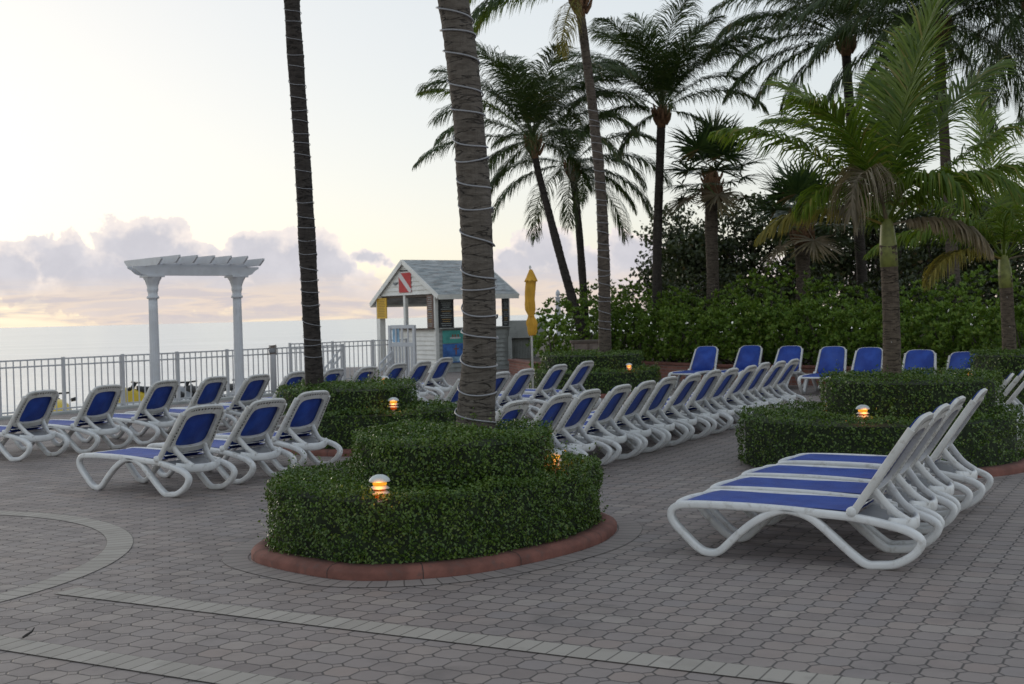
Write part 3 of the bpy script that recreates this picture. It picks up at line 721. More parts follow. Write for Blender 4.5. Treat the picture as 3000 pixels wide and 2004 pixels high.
def curb(outline, label, hgt=0.085, wid=0.15):
    P = [np.array(p[:2]) for p in catmull(outline, 8, True)]; n = len(P); cen = sum(P) / n
    prof = [(0.0, -0.02), (0.0, hgt * .55), (0.016, hgt * .80), (0.05, hgt), (wid, hgt * 1.05), (wid, -0.02)]
    V = []; Fc = []
    for i in range(n):
        d_ = P[(i + 1) % n] - P[i - 1]; nn = np.array([d_[1], -d_[0]]); nn /= np.linalg.norm(nn)
        if (P[i] - cen) @ nn < 0: nn = -nn
        for (o_, z) in prof: V.append((*(P[i] - nn * o_), z))
    k_ = len(prof)
    for i in range(n):
        j = (i + 1) % n
        for a in range(k_ - 1): Fc.append((i * k_ + a, j * k_ + a, j * k_ + a + 1, i * k_ + a + 1))
    o = MB().add(V, Fc).build('planter_curb', MT['curb'], None, True)
    inn = [V[i * k_ + 4][:2] for i in range(n)]
    MB().prism(inn, 0.0, hgt * 0.7).build('soil', MT['soil'], o)
    jm = MB()
    for i in range(0, n, 11):
        d_ = P[(i + 1) % n] - P[i - 1]; d_ = d_ / np.linalg.norm(d_); nn = np.array([d_[1], -d_[0]])
        if (P[i] - cen) @ nn < 0: nn = -nn
        q_ = [(0.0015, -.01), (0.0015, hgt * .55), (-0.0145, hgt * .80 + .0015), (-0.05, hgt + .0015), (-wid, hgt * 1.05 + .0015)]
        V_ = []
        for (o_, z) in q_:
            for sg in (-1, 1): V_.append((*(P[i] + nn * o_ + d_ * .0028 * sg), z))
        jm.add(V_, [(2 * a, 2 * a + 1, 2 * a + 3, 2 * a + 2) for a in range(4)])
    jm.build('curb_joint', MT['slot_dark'], o)
    return tag(o, label, 'curb', 'curbs round the hedges')
def circ(cx, cy, r, n=12, wob=0.03, sy=1.0):
    return [(cx + r * (1 + rnd.uniform(-wob, wob)) * math.cos(2 * PI * k_ / n), cy + sy * r * (1 + rnd.uniform(-wob, wob)) * math.sin(2 * PI * k_ / n)) for k_ in range(n)]
def grow(P, dlt):
    P = [np.array(p) for p in P]; c_ = sum(P) / len(P); return [tuple(c_ + (p - c_) * (1 + dlt / np.linalg.norm(p - c_))) for p in P]
# front planter
C1_ = [(-2.0, 9.29), (-1.5, 8.74), (-1.08, 8.5), (-0.52, 8.55), (-0.04, 8.84), (0.49, 9.40), (0.78, 9.99), (0.82, 10.6), (0.40, 11.25), (-0.45, 11.55), (-1.30, 11.25), (-1.85, 10.55), (-2.05, 9.85)]
curb(C1_, 'red concrete curb round the big two tier hedge in front')
strip('planter_paver_ring', catmull([np.array(p) for p in grow(C1_, 0.12)], 8, True), 0.20, MT['band_ring'], closed=True)
LG, UG = 'lower hedge tiers', 'upper hedge tiers'
hedge(grow(C1_, -0.13), 0.06, 0.58, 54000, 0.028, 'wide lower tier of the large round hedge in front', LG)
hedge(circ(-0.50, 9.92, 0.82), 0.50, 0.91, 24000, 0.028, 'raised upper tier of the front hedge round the thick trunk', UG)
# left planter with the slim dark trunk
C2_ = circ(-1.98, 17.55, 1.34); curb(C2_, 'red curb under the left hedge, glimpsed behind the loungers')
hedge(grow(C2_, -0.1), 0.06, 0.58, 14000, 0.042, 'lower tier of the left hedge behind three loungers', LG)
hedge(circ(-2.38, 17.6, 0.98), 0.50, 0.90, 9000, 0.042, 'upper tier of the left hedge below the slim dark trunk', UG)
# right planter
C3_ = circ(4.46, 14.30, 1.55); curb(C3_, 'red curb under the right hedge by the near loungers')
hedge(circ(4.27, 14.38, 1.58), 0.03, 0.61, 23000, 0.036, 'lower tier of the right hedge behind the nearest loungers', LG)
hedge(circ(4.68, 14.5, 1.02), 0.50, 1.01, 13000, 0.036, 'upper tier of the right hedge round the banded palm', UG)
# back planter with the wrapped palm
C4_ = circ(1.85, 27.7, 1.55); curb(C4_, 'red curb under the back hedge behind the middle row')
hedge(grow(C4_, -0.1), 0.06, 0.58, 8000, 0.055, 'lower tier of the back hedge behind the middle row', LG)
hedge(circ(1.85, 28.2, 1.15), 0.50, 0.93, 5000, 0.055, 'upper tier of the back hedge round the distant wrapped palm', UG)
# far right planter
C5_ = circ(9.05, 20.4, 1.40); curb(C5_, 'red curb under the far right hedge')
hedge(grow(C5_, -0.1), 0.06, 0.68, 7000, 0.046, 'lower tier of the far right hedge', LG)
hedge(circ(8.78, 20.6, 1.03), 0.60, 1.01, 7000, 0.046, 'upper tier of the far right hedge at the picture edge', UG)

# ------------------------------------------------------------------ garden lamps
def lamp(px, py, z, label, Y=None):
    p = onz(px, py, z) if Y is None else aty(px, py, Y)
    p = p - np.array([0, 0, 0.025]); root = empty('garden_lamp', tuple(p)); root.scale = (.84, .84, .84)
    cap = [(0.002, 0.175), (0.035, 0.172), (0.065, 0.158), (0.085, 0.138), (0.092, 0.122), (0.090, 0.116), (0.05, 0.118), (0.002, 0.118)]
    MB().lathe(cap[::-1], 24).build('cap', MT['lamp_cap'], root, True)
    MB().lathe([(0.055, 0.085), (0.06, 0.092), (0.06, 0.112), (0.055, 0.116)], 20).build('lens', MT['lamp_glow'], root, True)
    for zz in (0.03, 0.072):
        MB().lathe([(0.052, zz - .004), (0.083, zz - .016), (0.085, zz - .012), (0.056, zz + 0.010)], 24).build('louvre', MT['lamp_tier'], root, True)
    MB().lathe([(0.05, -0.02), (0.05, 0.085)], 18).build('inner_glow', MT['lamp_glow_deep'], root, True)
    MB().lathe([(0.022, -p[2] / .84), (0.022, -0.022)], 10).build('post', MT['lamp_tier'], root, True)
    l = bpy.data.lights.new('garden_lamp_light', 'POINT'); l.energy = 0.8; l.color = (1.0, 0.38, 0.06); l.shadow_soft_size = 0.05
    lo = bpy.data.objects.new('garden_lamp_light', l); COL.objects.link(lo); lo.parent = root; lo.location = (0, -0.105, 0.09)
    return tag(root, label, 'garden lamp', 'lit garden lamps in the hedges')
lamp(1113, 1440, 0.585, 'white capped lit lamp in front of the front hedge upper tier')
lamp(1622, 1358, 0.585, 'lit lamp at the right end of the front hedge upper tier')
lamp(1153, 1190, 0.585, 'lit lamp in front of the left hedge upper tier', Y=16.82)
lamp(1127, 1124, 0.80, 'small lit lamp behind the left hedge, below the beach hut gate')
lamp(866, 1166, 0.60, 'dim lamp at the left side of the left hedge', Y=17.25)
lamp(2528, 1218, 0.62, 'lit lamp in front of the right hedge upper tier')
lamp(2428, 1198, 0.60, 'lit lamp at the left side of the right hedge upper tier', Y=15.0)
lamp(1843, 1080, 0.6, 'lit lamp on the back hedge beside the middle row', Y=27.0)
lamp(2838, 1102, 0.62, 'small lit lamp in front of the far right hedge', Y=19.4)

# ------------------------------------------------------------------ palms
def trunk(pts, radii, m, name='trunk', parent=None, ring=0.085, amp=0.06, loc=None, n=18):
    C = catmull(pts, 40); C = [np.array(p) for p in C]
    seg = [0.0]
    for a, b in zip(C[:-1], C[1:]): seg.append(seg[-1] + np.linalg.norm(b - a))
    tot = seg[-1]; ns_ = max(24, int(tot / 0.028)); P = []; R = []
    rr_ = np.interp(np.linspace(0, 1, 60), np.linspace(0, 1, len(radii)), radii)
    ph = 0.0
    for i in range(ns_ + 1):
        s_ = tot * i / ns_; p = np.array([np.interp(s_, seg, [c_[k_] for c_ in C]) for k_ in range(3)])
        r_ = np.interp(s_ / tot, np.linspace(0, 1, 60), rr_)
        ph = (s_ / ring + 0.25 * math.sin(s_ * 3.1)) % 1.0
        R.append(r_ * (1 + amp * (ph - 0.5) * (0.5 + 0.8 * abs(math.sin(s_ * 1.7))) + 0.02 * math.sin(s_ * 7) + 0.028 * math.sin(s_ * 2.3 + 1) + 0.018 * math.sin(s_ * 4.9))); P.append(p)
    base = np.array(loc if loc is not None else (0, 0, 0))
    V = []; Fc = []
    for i, (p, r_) in enumerate(zip(P, R)):
        for k_ in range(n):
            a = 2 * PI * k_ / n; w_ = r_ * (1 + 0.025 * math.sin(3 * a + i * .05) + rng.normal(0, 0.006))
            V.append((p[0] - base[0] + w_ * math.cos(a), p[1] - base[1] + w_ * math.sin(a), p[2] - base[2] + 0.012 * math.sin(a * 2 + i)))
    for i in range(len(P) - 1):
        for k_ in range(n):
            l = (k_ + 1) % n; Fc.append((i * n + k_, i * n + l, (i + 1) * n + l, (i + 1) * n + k_))
    o = MB().add(V, Fc).build(name, m, parent, True); return o, P, R
def frond_mesh(L, elev, droop, az, leaf=0.6, n=58, hang=0.35, roll=0.0, w_=0.02, stalk=0.16, seed=0):
    n = int(n * 1.75); leaf *= 1.22; w_ *= 0.62; L *= 1.05; hang = hang * 1.45 + 0.08
    r_ = np.random.default_rng(seed); N = 40
    u = np.linspace(0, 1, N + 1); ang = elev - droop * u ** 1.4
    st = L / N; bend = r_.uniform(-.5, .5) + 0.22 * math.cos(az + PI / 2 + .3) * -1
    azu = az + bend * u ** 1.6
    Tn = np.stack([np.cos(ang) * np.cos(azu), np.cos(ang) * np.sin(azu), np.sin(ang)], 1)
    Pn = np.concatenate([np.zeros((1, 3)), np.cumsum(Tn[:-1] * st, 0)], 0)
    S0 = np.array([-math.sin(az + bend * .3), math.cos(az + bend * .3), 0.0]); Vs = []; Qs = []; off = 0
    ul = np.linspace(stalk, 0.995, n)
    for sg in (-1, 1):
        uu_ = np.clip(ul + r_.uniform(-.006, .006, n), 0, 1)
        B = np.stack([np.interp(uu_, u, Pn[:, k_]) for k_ in range(3)], 1); Tt = np.stack([np.interp(uu_, u, Tn[:, k_]) for k_ in range(3)], 1)
        Nn = np.cross(Tt, S0)      # sideways x
        Nn = np.cross(S0[None, :].repeat(n, 0), Tt); Nn = -Nn if Nn[:, 2].mean() < 0 else Nn
        Sd = S0 * math.cos(roll) * sg + Nn * math.sin(roll) * sg
        t01 = (uu_ - stalk) / (1 - stalk)
        ln = np.where(r_.uniform(0, 1, n) < .06, .35, 1.0) * leaf * np.clip(np.sin(PI * (0.10 + 0.83 * t01)), 0.12, 1) ** 0.75 * r_.uniform(0.85, 1.1, n)
        phi = np.radians(28 + 38 * t01 + r_.normal(0, 7, n))
        D = Sd * np.cos(phi)[:, None] + Tt * np.sin(phi)[:, None] + Nn * (0.20 + r_.normal(0, .10, n))[:, None]
        D /= np.linalg.norm(D, axis=1)[:, None]
        segs = 3; pts = [B]; cur = B.copy(); Dd = D.copy(); dirs = [D]
        hg = hang * r_.uniform(0.7, 1.3, n)
        for k_ in range(segs):
            cur = cur + Dd * (ln / segs)[:, None]; pts.append(cur.copy())
            Dd = Dd + np.array([0, 0, -1.0]) * (hg * (0.6 + 0.5 * k_))[:, None]; Dd /= np.linalg.norm(Dd, axis=1)[:, None]; dirs.append(Dd.copy())
        wid = [0.6, 1.0, 0.75, 0.06]
        rows = []
        for k_, p in enumerate(pts):
            wv = Tt - dirs[k_] * (Tt * dirs[k_]).sum(1)[:, None]; wv /= np.linalg.norm(wv, axis=1)[:, None] + 1e-9
            rows.append(p - wv * w_ * wid[k_]); rows.append(p + wv * w_ * wid[k_])
        V = np.stack(rows, 1).reshape(-1, 3); b = (np.arange(n) * (2 * (segs + 1)))[:, None]
        q_ = np.concatenate([b + np.array([2 * k_, 2 * k_ + 1, 2 * k_ + 3, 2 * k_ + 2]) for k_ in range(segs)], 0)
        Vs.append(V); Qs.append(q_ + off); off += len(V)
    # midrib
    rr = np.interp(u, [0, .15, 1], [0.035, 0.02, 0.004]); rv = []
    for k_ in range(N + 1):
        Nk = np.cross(S0, Tn[k_])
        for a in range(4):
            c_, s_ = math.cos(PI / 2 * a + PI / 4), math.sin(PI / 2 * a + PI / 4); rv.append(Pn[k_] + S0 * c_ * rr[k_] + Nk * s_ * rr[k_] * .7)
    rq = [[k_ * 4 + a, k_ * 4 + (a + 1) % 4, k_ * 4 + 4 + (a + 1) % 4, k_ * 4 + 4 + a] for k_ in range(N) for a in range(4)]
    Vs.append(np.array(rv)); Qs.append(np.array(rq) + off)
    return np.concatenate(Vs), np.concatenate(Qs)
_seed = [100]
def coconut(name, tpts, radii, fronds, label, group, tm='trunk_far', fm='frond', sheath=0.5, amp=0.05, slim=False):
    base = np.array(tpts[0]); root = empty(name, tuple(base))
    trunk(tpts, radii, MT[tm], 'trunk', root, loc=base, amp=amp)
    top = np.array(tpts[-1]) - base; d = np.array(tpts[-1]) - np.array(tpts[-2]); d /= np.linalg.norm(d)
    r_ = radii[-1]
    cb = MB(); cb.tube([top - d * .25, top, top + d * sheath * .5, top + d * sheath], [r_ * 1.04, r_ * (1.0 if slim else 1.3), r_ * (.8 if slim else 1.15), r_ * .45], 14, up=(1, 0, 0))
    for k_ in range(0 if slim else 14):
        a = k_ * 2.4; h_ = -0.15 + 0.3 * (k_ / 14)
        pb = top + d * h_ + np.array([math.cos(a), math.sin(a), 0]) * r_ * 1.15
        cb.tube([pb, pb + np.array([math.cos(a) * .10, math.sin(a) * .10, .16]), pb + np.array([math.cos(a) * .16, math.sin(a) * .16, .34])], [0.05, 0.045, 0.02], 6)
    cb.build('crown_base', MT['stalk' if slim else 'boots'], root, True)
    for f in fronds:
        az_, el_, dr_, L = f[:4]; kw = f[4] if len(f) > 4 else {}
        m_ = kw.pop('m', fm) if isinstance(kw, dict) else fm; nm = 'dead_frond' if m_ == 'frond_dead' else 'frond'
        _seed[0] += 1
        V, Q = frond_mesh(L, math.radians(el_), math.radians(dr_), math.radians(az_), seed=_seed[0], **kw)
        o = np_mesh(nm, V + top + d * sheath * .55, Q, m=MT[m_], parent=root)
        if nm == 'dead_frond': o['label'] = 'drooping dried grey brown frond'
    return tag(root, label, 'palm tree', group)
def rand_fronds(n, L, seed, leaf=0.6, hang=0.45, dead=0, lo=-35, hi=80, w_=0.02, pairs=52):
    r_ = random.Random(seed); out = []
    for i in range(n):
        f_ = i / max(1, n - 1); el_ = lo + (hi - lo) * (1 - f_) ** 0.9 + r_.uniform(-8, 8)
        out.append((i * 137.5 + r_.uniform(-14, 14), el_, (55 + 45 * r_.random()) * (1 if el_ < 60 else .8), L * r_.uniform(.82, 1.08) * (1 if el_ < 65 else .8),
                    dict(leaf=leaf * r_.uniform(.85, 1.1), hang=hang * (1.4 if el_ < 10 else 1.0), n=pairs, w_=w_, roll=r_.uniform(-.25, .25))))
    for i in range(dead):
        out.append((r_.uniform(0, 360), r_.uniform(-60, -35), 30, L * .7, dict(leaf=leaf * .8, hang=1.2, n=pairs - 14, w_=w_ * .8, m='frond_dead')))
    return out
PG = 'palm trees'
def pt(px, py, Y): return aty(px, py, Y)
def with_base(pts, z=0.0):
    b = pts[0].copy(); b[2] = z; return [b] + pts
# slim dark trunk left
TL = [pt(922, 1140, 17.5), pt(905, 800, 17.5), pt(888, 500, 17.5), pt(868, 200, 17.45), pt(852, -60, 17.4), pt(835, -420, 17.3), pt(826, -800, 17.2)]
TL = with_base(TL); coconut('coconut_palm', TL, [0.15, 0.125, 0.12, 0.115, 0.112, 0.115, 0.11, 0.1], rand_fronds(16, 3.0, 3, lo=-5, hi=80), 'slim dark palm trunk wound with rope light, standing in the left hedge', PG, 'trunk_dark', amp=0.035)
# thick central trunk
TC = [pt(1392, 1250, 10.3), pt(1405, 1000, 10.3), pt(1398, 700, 10.3), pt(1385, 500, 10.3), pt(1362, 250, 10.25), pt(1326, 0, 10.2), pt(1270, -300, 10.1), pt(1215, -600, 10.0), pt(1180, -900, 9.9)]
TC = with_base(TC); coconut('coconut_palm', TC, [0.20, 0.172, 0.145, 0.135, 0.130, 0.132, 0.135, 0.13, 0.12, 0.11], rand_fronds(16, 3.0, 4, lo=0, hi=80), 'thick leaning grey palm trunk wound with rope light, in the front hedge', PG, 'trunk_near', amp=0.035)
# wrapped palm at the back hedge
TB = [pt(1772, 1035, 28.2), pt(1770, 800, 28.2), pt(1760, 560, 28.2), pt(1738, 330, 28.2), pt(1715, 150, 28.2), pt(1698, 20, 28.2)]
TB = with_base(TB)
fb_ = [(184, 12, 75, 2.5, dict(leaf=.85, hang=.8, m='frond_bright')), (186, 34, 95, 2.7, dict(leaf=.85, hang=.8, m='frond_bright')), (205, 10, 75, 3.0, dict(leaf=.7, hang=.8, m='frond')), (172, 60, 110, 3.2, dict(leaf=.7, hang=.8)), (250, -30, 40, 2.2, dict(leaf=.6, hang=1.0, m='frond_yellow')),
       (0, 50, 100, 2.8, dict(leaf=.7, hang=.7)), (330, 40, 100, 2.8, dict(leaf=.7, hang=.7)), (60, 55, 95, 3.0, dict(leaf=.7, hang=.6)), (120, 60, 95, 3.0, dict(leaf=.7, hang=.6)), (290, 65, 110, 2.9, dict(leaf=.7, hang=.6)), (20, 78, 60, 2.8, dict(leaf=.7)), (200, 80, 60, 2.6, dict(leaf=.7))]
coconut('coconut_palm', TB, [0.17, 0.145, 0.135, 0.125, 0.115, 0.105, 0.10], fb_, 'slender palm wound with rope light, rising from the back hedge', PG, 'trunk_far')
# leaning dark palm left of it
T4 = [pt(1712, 990, 35), pt(1690, 920, 35), pt(1655, 800, 35), pt(1615, 650, 35), pt(1583, 530, 35), pt(1563, 440, 35)]
f4 = [(180, 12, 55, 3.3, dict(leaf=.7, hang=.7)), (168, 50, 60, 3.4, dict(leaf=.8, hang=.5, m='frond_bright')), (190, 78, 50, 3.1, dict(leaf=.8)), (178, 62, 60, 3.3, dict(leaf=.85)), (110, 75, 50, 3.3, dict(leaf=.85)), (60, 70, 60, 3.3, dict(leaf=.85)), (20, 62, 70, 3.3, dict(leaf=.85)), (300, 72, 70, 3.2, dict(leaf=.85)),
      (250, 66, 80, 3.1, dict(leaf=.85)), (205, 30, 80, 2.9, dict(leaf=.75, hang=.6)), (0, 40, 90, 3.1, dict(leaf=.8, hang=.6)), (340, 15, 75, 2.8, dict(leaf=.75, hang=.7)), (230, -10, 60, 2.4, dict(leaf=.65, hang=.9)), (150, -10, 55, 2.6, dict(leaf=.6, hang=.9)), (30, -5, 60, 2.6, dict(leaf=.6, hang=.9)), (270, 20, 85, 2.8, dict(leaf=.7, hang=.8)), (90, 25, 80, 2.8, dict(leaf=.7, hang=.8)), (170, -38, 30, 2.2, dict(leaf=.55, hang=1.0))]
f4 += [(k_ * 47, 50 + 12 * (k_ % 3), 85, 3.6, dict(leaf=.95, hang=.6)) for k_ in range(11)]
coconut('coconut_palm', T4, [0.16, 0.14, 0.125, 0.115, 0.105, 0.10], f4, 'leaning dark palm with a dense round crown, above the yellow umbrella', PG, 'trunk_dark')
T5 = [pt(1712, 900, 38), pt(1706, 800, 38), pt(1694, 650, 38), pt(1684, 560, 38), pt(1678, 510, 38)]
coconut('coconut_palm', with_base(T5, 0.3), [0.14, 0.13, 0.12, 0.115, 0.11, 0.105], rand_fronds(17, 2.9, 21, .75, .6, lo=-30, hi=80) + [(5, 20, 70, 3.3, dict(leaf=.8, hang=.8)), (-20, -15, 55, 2.4, dict(leaf=.6, hang=1.0))], 'short dark palm behind the wrapped trunk, right of the leaning one', PG, 'trunk_dark')
# upright dark palm in the middle
T6 = [pt(1928, 960, 36), pt(1925, 800, 36), pt(1929, 600, 36), pt(1934, 450, 36), pt(1938, 350, 36)]
f6 = [(180, 35, 80, 2.7, dict(leaf=.8, hang=.5)), (165, 55, 65, 2.9, dict(leaf=.85)), (200, 72, 55, 3.0, dict(leaf=.9)), (100, 82, 40, 3.2, dict(leaf=.9)), (30, 75, 50, 3.2, dict(leaf=.9)), (-5, 60, 60, 3.1, dict(leaf=.9)), (10, 45, 70, 3.0, dict(leaf=.85)), (-15, 28, 75, 3.0, dict(leaf=.75, hang=.8)),
      (190, 10, 60, 2.4, dict(leaf=.7, hang=.8)), (250, 70, 80, 3.0, dict(leaf=.9)), (290, 62, 85, 2.9, dict(leaf=.9)), (320, 75, 60, 3.0, dict(leaf=.9)), (70, 60, 70, 3.0, dict(leaf=.85)), (130, 60, 70, 3.0, dict(leaf=.85)), (220, 45, 85, 2.8, dict(leaf=.8)), (345, -8, 70, 2.3, dict(leaf=.6, hang=1.0)), (205, -25, 50, 1.9, dict(leaf=.55, hang=1.0)), (270, 30, 95, 2.4, dict(leaf=.7, hang=.8))]
f6 += [(k_ * 51 + 20, 58 + 9 * (k_ % 3), 75, 3.7, dict(leaf=.95, hang=.5)) for k_ in range(7)]
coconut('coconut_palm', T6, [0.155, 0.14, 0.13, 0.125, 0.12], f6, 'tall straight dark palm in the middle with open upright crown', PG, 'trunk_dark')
# tall palms upper right
T9 = [pt(2532, 950, 35), pt(2518, 700, 35), pt(2500, 450, 35), pt(2485, 250, 35), pt(2478, 140, 35)]
f9 = [(180, 30, 70, 3.3, dict(leaf=.85, hang=.6)), (190, 8, 60, 3.2, dict(leaf=.8, hang=.7)), (175, 60, 70, 3.4, dict(leaf=.9)), (195, -12, 55, 2.9, dict(leaf=.8, hang=.9)), (160, 75, 55, 3.3, dict(leaf=.9)), (0, 55, 75, 3.3, dict(leaf=.9)), (10, 30, 75, 3.2, dict(leaf=.85, hang=.6)), (-15, 10, 60, 3.0, dict(leaf=.8, hang=.8)),
      (250, 50, 95, 3.0, dict(leaf=.9)), (300, 45, 95, 3.0, dict(leaf=.9)), (220, 35, 95, 2.9, dict(leaf=.85, hang=.7)), (90, 60, 80, 3.2, dict(leaf=.9)), (45, 70, 60, 3.2, dict(leaf=.9)), (270, 75, 70, 3.1, dict(leaf=.9)), (330, 20, 90, 2.8, dict(leaf=.8, hang=.8)), (210, -25, 50, 2.6, dict(leaf=.7, hang=1.1)), (280, 5, 80, 2.5, dict(leaf=.7, hang=1.0))]
f9 = [(a, b, c, L * 1.12, k) for a, b, c, L, k in f9] + [(k_ * 51 + 10, 36 + 14 * (k_ % 3), 80, 3.8, dict(leaf=1.0, hang=.75)) for k_ in range(9)] + [(182, 20, 62, 3.9, dict(leaf=.95, hang=.75)), (176, -4, 50, 3.6, dict(leaf=.9, hang=.9)), (188, 44, 75, 3.9, dict(leaf=.95, hang=.7))]
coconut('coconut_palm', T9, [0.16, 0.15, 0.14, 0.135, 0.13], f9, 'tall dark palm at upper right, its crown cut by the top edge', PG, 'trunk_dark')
T11 = [pt(2806, 950, 31), pt(2790, 760, 31), pt(2772, 500, 31), pt(2758, 250, 31), pt(2752, 100, 31)]
coconut('coconut_palm', T11, [0.16, 0.15, 0.135, 0.125, 0.12], rand_fronds(30, 3.7, 31, 1.0, .8, lo=-35, hi=80) + [(-8, 22, 60, 3.6, dict(leaf=.8, hang=.8)), (175, -20, 60, 2.8, dict(leaf=.7, hang=.9))], 'tall palm near the right edge with a pale trunk behind the hedge', PG, 'trunk_far')
T14 = [pt(3080, 950, 30), pt(3060, 600, 30), pt(3040, 250, 30), pt(3030, 40, 30)]
coconut('coconut_palm', T14, [0.16, 0.14, 0.13, 0.12], rand_fronds(26, 3.7, 35, 1.0, .8, lo=-30, hi=75), 'palm outside the right edge, its fronds hanging into the upper right corner', PG, 'trunk_far')
# banded palm in the right hedge, bright young crown
T10 = [pt(2613, 1118, 14.5), pt(2611, 950, 14.5), pt(2606, 800, 14.5), pt(2602, 720, 14.5)]
f10 = [(8, 84, 26, 2.8, dict(leaf=.74, hang=.16, n=72, w_=.023)), (150, 74, 50, 2.2, dict(leaf=.66, hang=.2, w_=.023)), (186, 54, 62, 2.3, dict(leaf=.5, hang=.6)), (172, 26, 72, 1.5, dict(leaf=.38, hang=.8, m='frond_yellow')), (70, 72, 45, 2.4, dict(leaf=.66, hang=.2, w_=.023)), (20, 66, 45, 2.6, dict(leaf=.62, hang=.25, w_=.023)), (2, 46, 42, 2.7, dict(leaf=.52, hang=.6)), (-10, 36, 58, 2.3, dict(leaf=.48, hang=.8)),
       (238, 62, 150, 1.75, dict(leaf=.62, hang=1.5, m='frond_dead', n=56)), (292, 62, 135, 1.5, dict(leaf=.5, hang=1.0)), (322, 50, 105, 1.7, dict(leaf=.48, hang=.9)), (205, 46, 100, 1.5, dict(leaf=.45, hang=1.0)), (110, 64, 60, 2.3, dict(leaf=.6, hang=.3)), (338, 14, 75, 1.2, dict(leaf=.36, hang=1.4, m='frond_dead')), (80, 36, 80, 1.8, dict(leaf=.5, hang=.7)), (40, 80, 30, 2.5, dict(leaf=.66, hang=.15, w_=.023)), (215, 72, 70, 2.0, dict(leaf=.6, hang=.4))]
coconut('coconut_palm', with_base(T10), [0.125, 0.118, 0.105, 0.10, 0.10], f10, 'banded palm with bright green upright fronds and one dried frond, in the right hedge', PG, 'trunk_banded', 'frond_bright', sheath=0.42, slim=True)
T12 = [pt(2957, 1040, 20.8), pt(2952, 930, 20.8), pt(2948, 850, 20.8), pt(2944, 800, 20.8)]
f12 = [(178, 58, 85, 2.4, dict(leaf=.55, hang=.5)), (185, 35, 75, 2.3, dict(leaf=.5, hang=.7)), (100, 82, 25, 3.0, dict(leaf=.6, hang=.2)), (30, 70, 45, 2.6, dict(leaf=.6, hang=.3)), (0, 50, 70, 2.4, dict(leaf=.55, hang=.6)), (-20, 30, 80, 2.2, dict(leaf=.5, hang=.8)), (250, 60, 110, 2.0, dict(leaf=.5, hang=.8)), (210, 50, 100, 2.1, dict(leaf=.5, hang=.8)), (300, 55, 105, 2.0, dict(leaf=.5, hang=.8)), (150, 66, 65, 2.5, dict(leaf=.55, hang=.4)), (60, 60, 70, 2.4, dict(leaf=.55, hang=.5)), (200, 20, 80, 1.8, dict(leaf=.45, hang=1.0, m='frond_yellow')), (340, 15, 80, 1.8, dict(leaf=.45, hang=1.0, m='frond_dead'))]
coconut('coconut_palm', with_base(T12), [0.13, 0.12, 0.115, 0.11, 0.11], f12, 'young palm at the right edge growing from the far right hedge', PG, 'trunk_banded', 'frond_bright', sheath=0.4, slim=True)

# fan palms
def fan(r_, n, petiole, el_, az_, rad, seed):
    g_ = np.random.default_rng(seed); ca, sa = math.cos(az_), math.sin(az_)
    d = np.array([math.cos(el_) * ca, math.cos(el_) * sa, math.sin(el_)]); tip = d * petiole + np.array([0, 0, -0.12 * petiole * math.cos(el_)])
    s_ = np.array([-sa, ca, 0]); nn = np.cross(d, s_); V = []; Q = []
    for k_ in range(n):
        a = (k_ / (n - 1) - .5) * math.radians(250); dd_ = d * math.cos(a) + s_ * math.sin(a) + nn * g_.normal(0, .08); dd_ /= np.linalg.norm(dd_)
        L = rad * (1 - 0.25 * abs(k_ / (n - 1) - .5) * 2) * g_.uniform(.85, 1.1); wv = np.cross(dd_, nn); wv /= np.linalg.norm(wv)
        p = tip.copy(); o = len(V); dr_ = dd_.copy()
        for j, (f_, wd) in enumerate(((0, .012), (.4, .034), (.72, .024), (1.0, .003))):
            if j: p = p + dr_ * L * (f_ - pf); dr_ = dr_ + np.array([0, 0, -1]) * (.10 * j * g_.uniform(.4, 1.6)); dr_ /= np.linalg.norm(dr_)
            pf = f_; V += [p - wv * wd, p + wv * wd]
        Q += [[o + 2 * j, o + 2 * j + 1, o + 2 * j + 3, o + 2 * j + 2] for j in range(3)]
    o = len(V); w2 = s_ * 0.014
    V += [-w2, w2, tip + w2 * .7, tip - w2 * .7]; Q.append([o, o + 1, o + 2, o + 3])
    return np.array(V), np.array(Q)
def sabal(tpts, radii, nf, rad, pet, label, seed):
    base = np.array(tpts[0]); root = empty('fan_palm', tuple(base)); r_ = random.Random(seed)
    trunk(tpts, radii, MT['trunk_far'], 'trunk', root, loc=base, amp=0.08, ring=0.12)
    top = np.array(tpts[-1]) - base
    cb = MB(); R0 = radii[-1]
    cb.lathe([(R0 * 1.0, -0.75), (R0 * 1.25, -0.5), (R0 * 1.3, -0.1), (R0 * .9, 0.15), (0.03, 0.35)], 12, tuple(top))
    for k_ in range(26):
        a = k_ * 2.4; h_ = -.7 + .8 * k_ / 26; c_, s_ = math.cos(a), math.sin(a); b = top + np.array([c_ * R0 * 1.2, s_ * R0 * 1.2, h_])
        cb.tube([b, b + np.array([c_ * .08, s_ * .08, .14]), b + np.array([c_ * .11, s_ * .11, .26])], [.04, .035, .012], 5)
    cb.build('crown_base', MT['boots'], root, True)
    for k_ in range(nf):
        f_ = k_ / (nf - 1); el_ = math.radians(85 - 125 * f_ + r_.uniform(-9, 9)); az_ = k_ * 2.399 + r_.uniform(-.2, .2)
        V, Q = fan(0, 30, pet * r_.uniform(.8, 1.15), el_, az_, rad * r_.uniform(.85, 1.1), seed * 50 + k_)
        np_mesh('fan_leaf' if f_ < .9 else 'dead_leaf', V + top, Q, m=MT['sabal'] if f_ < .9 else MT['frond_dead'], parent=root)
    return tag(root, label, 'palm tree', PG)
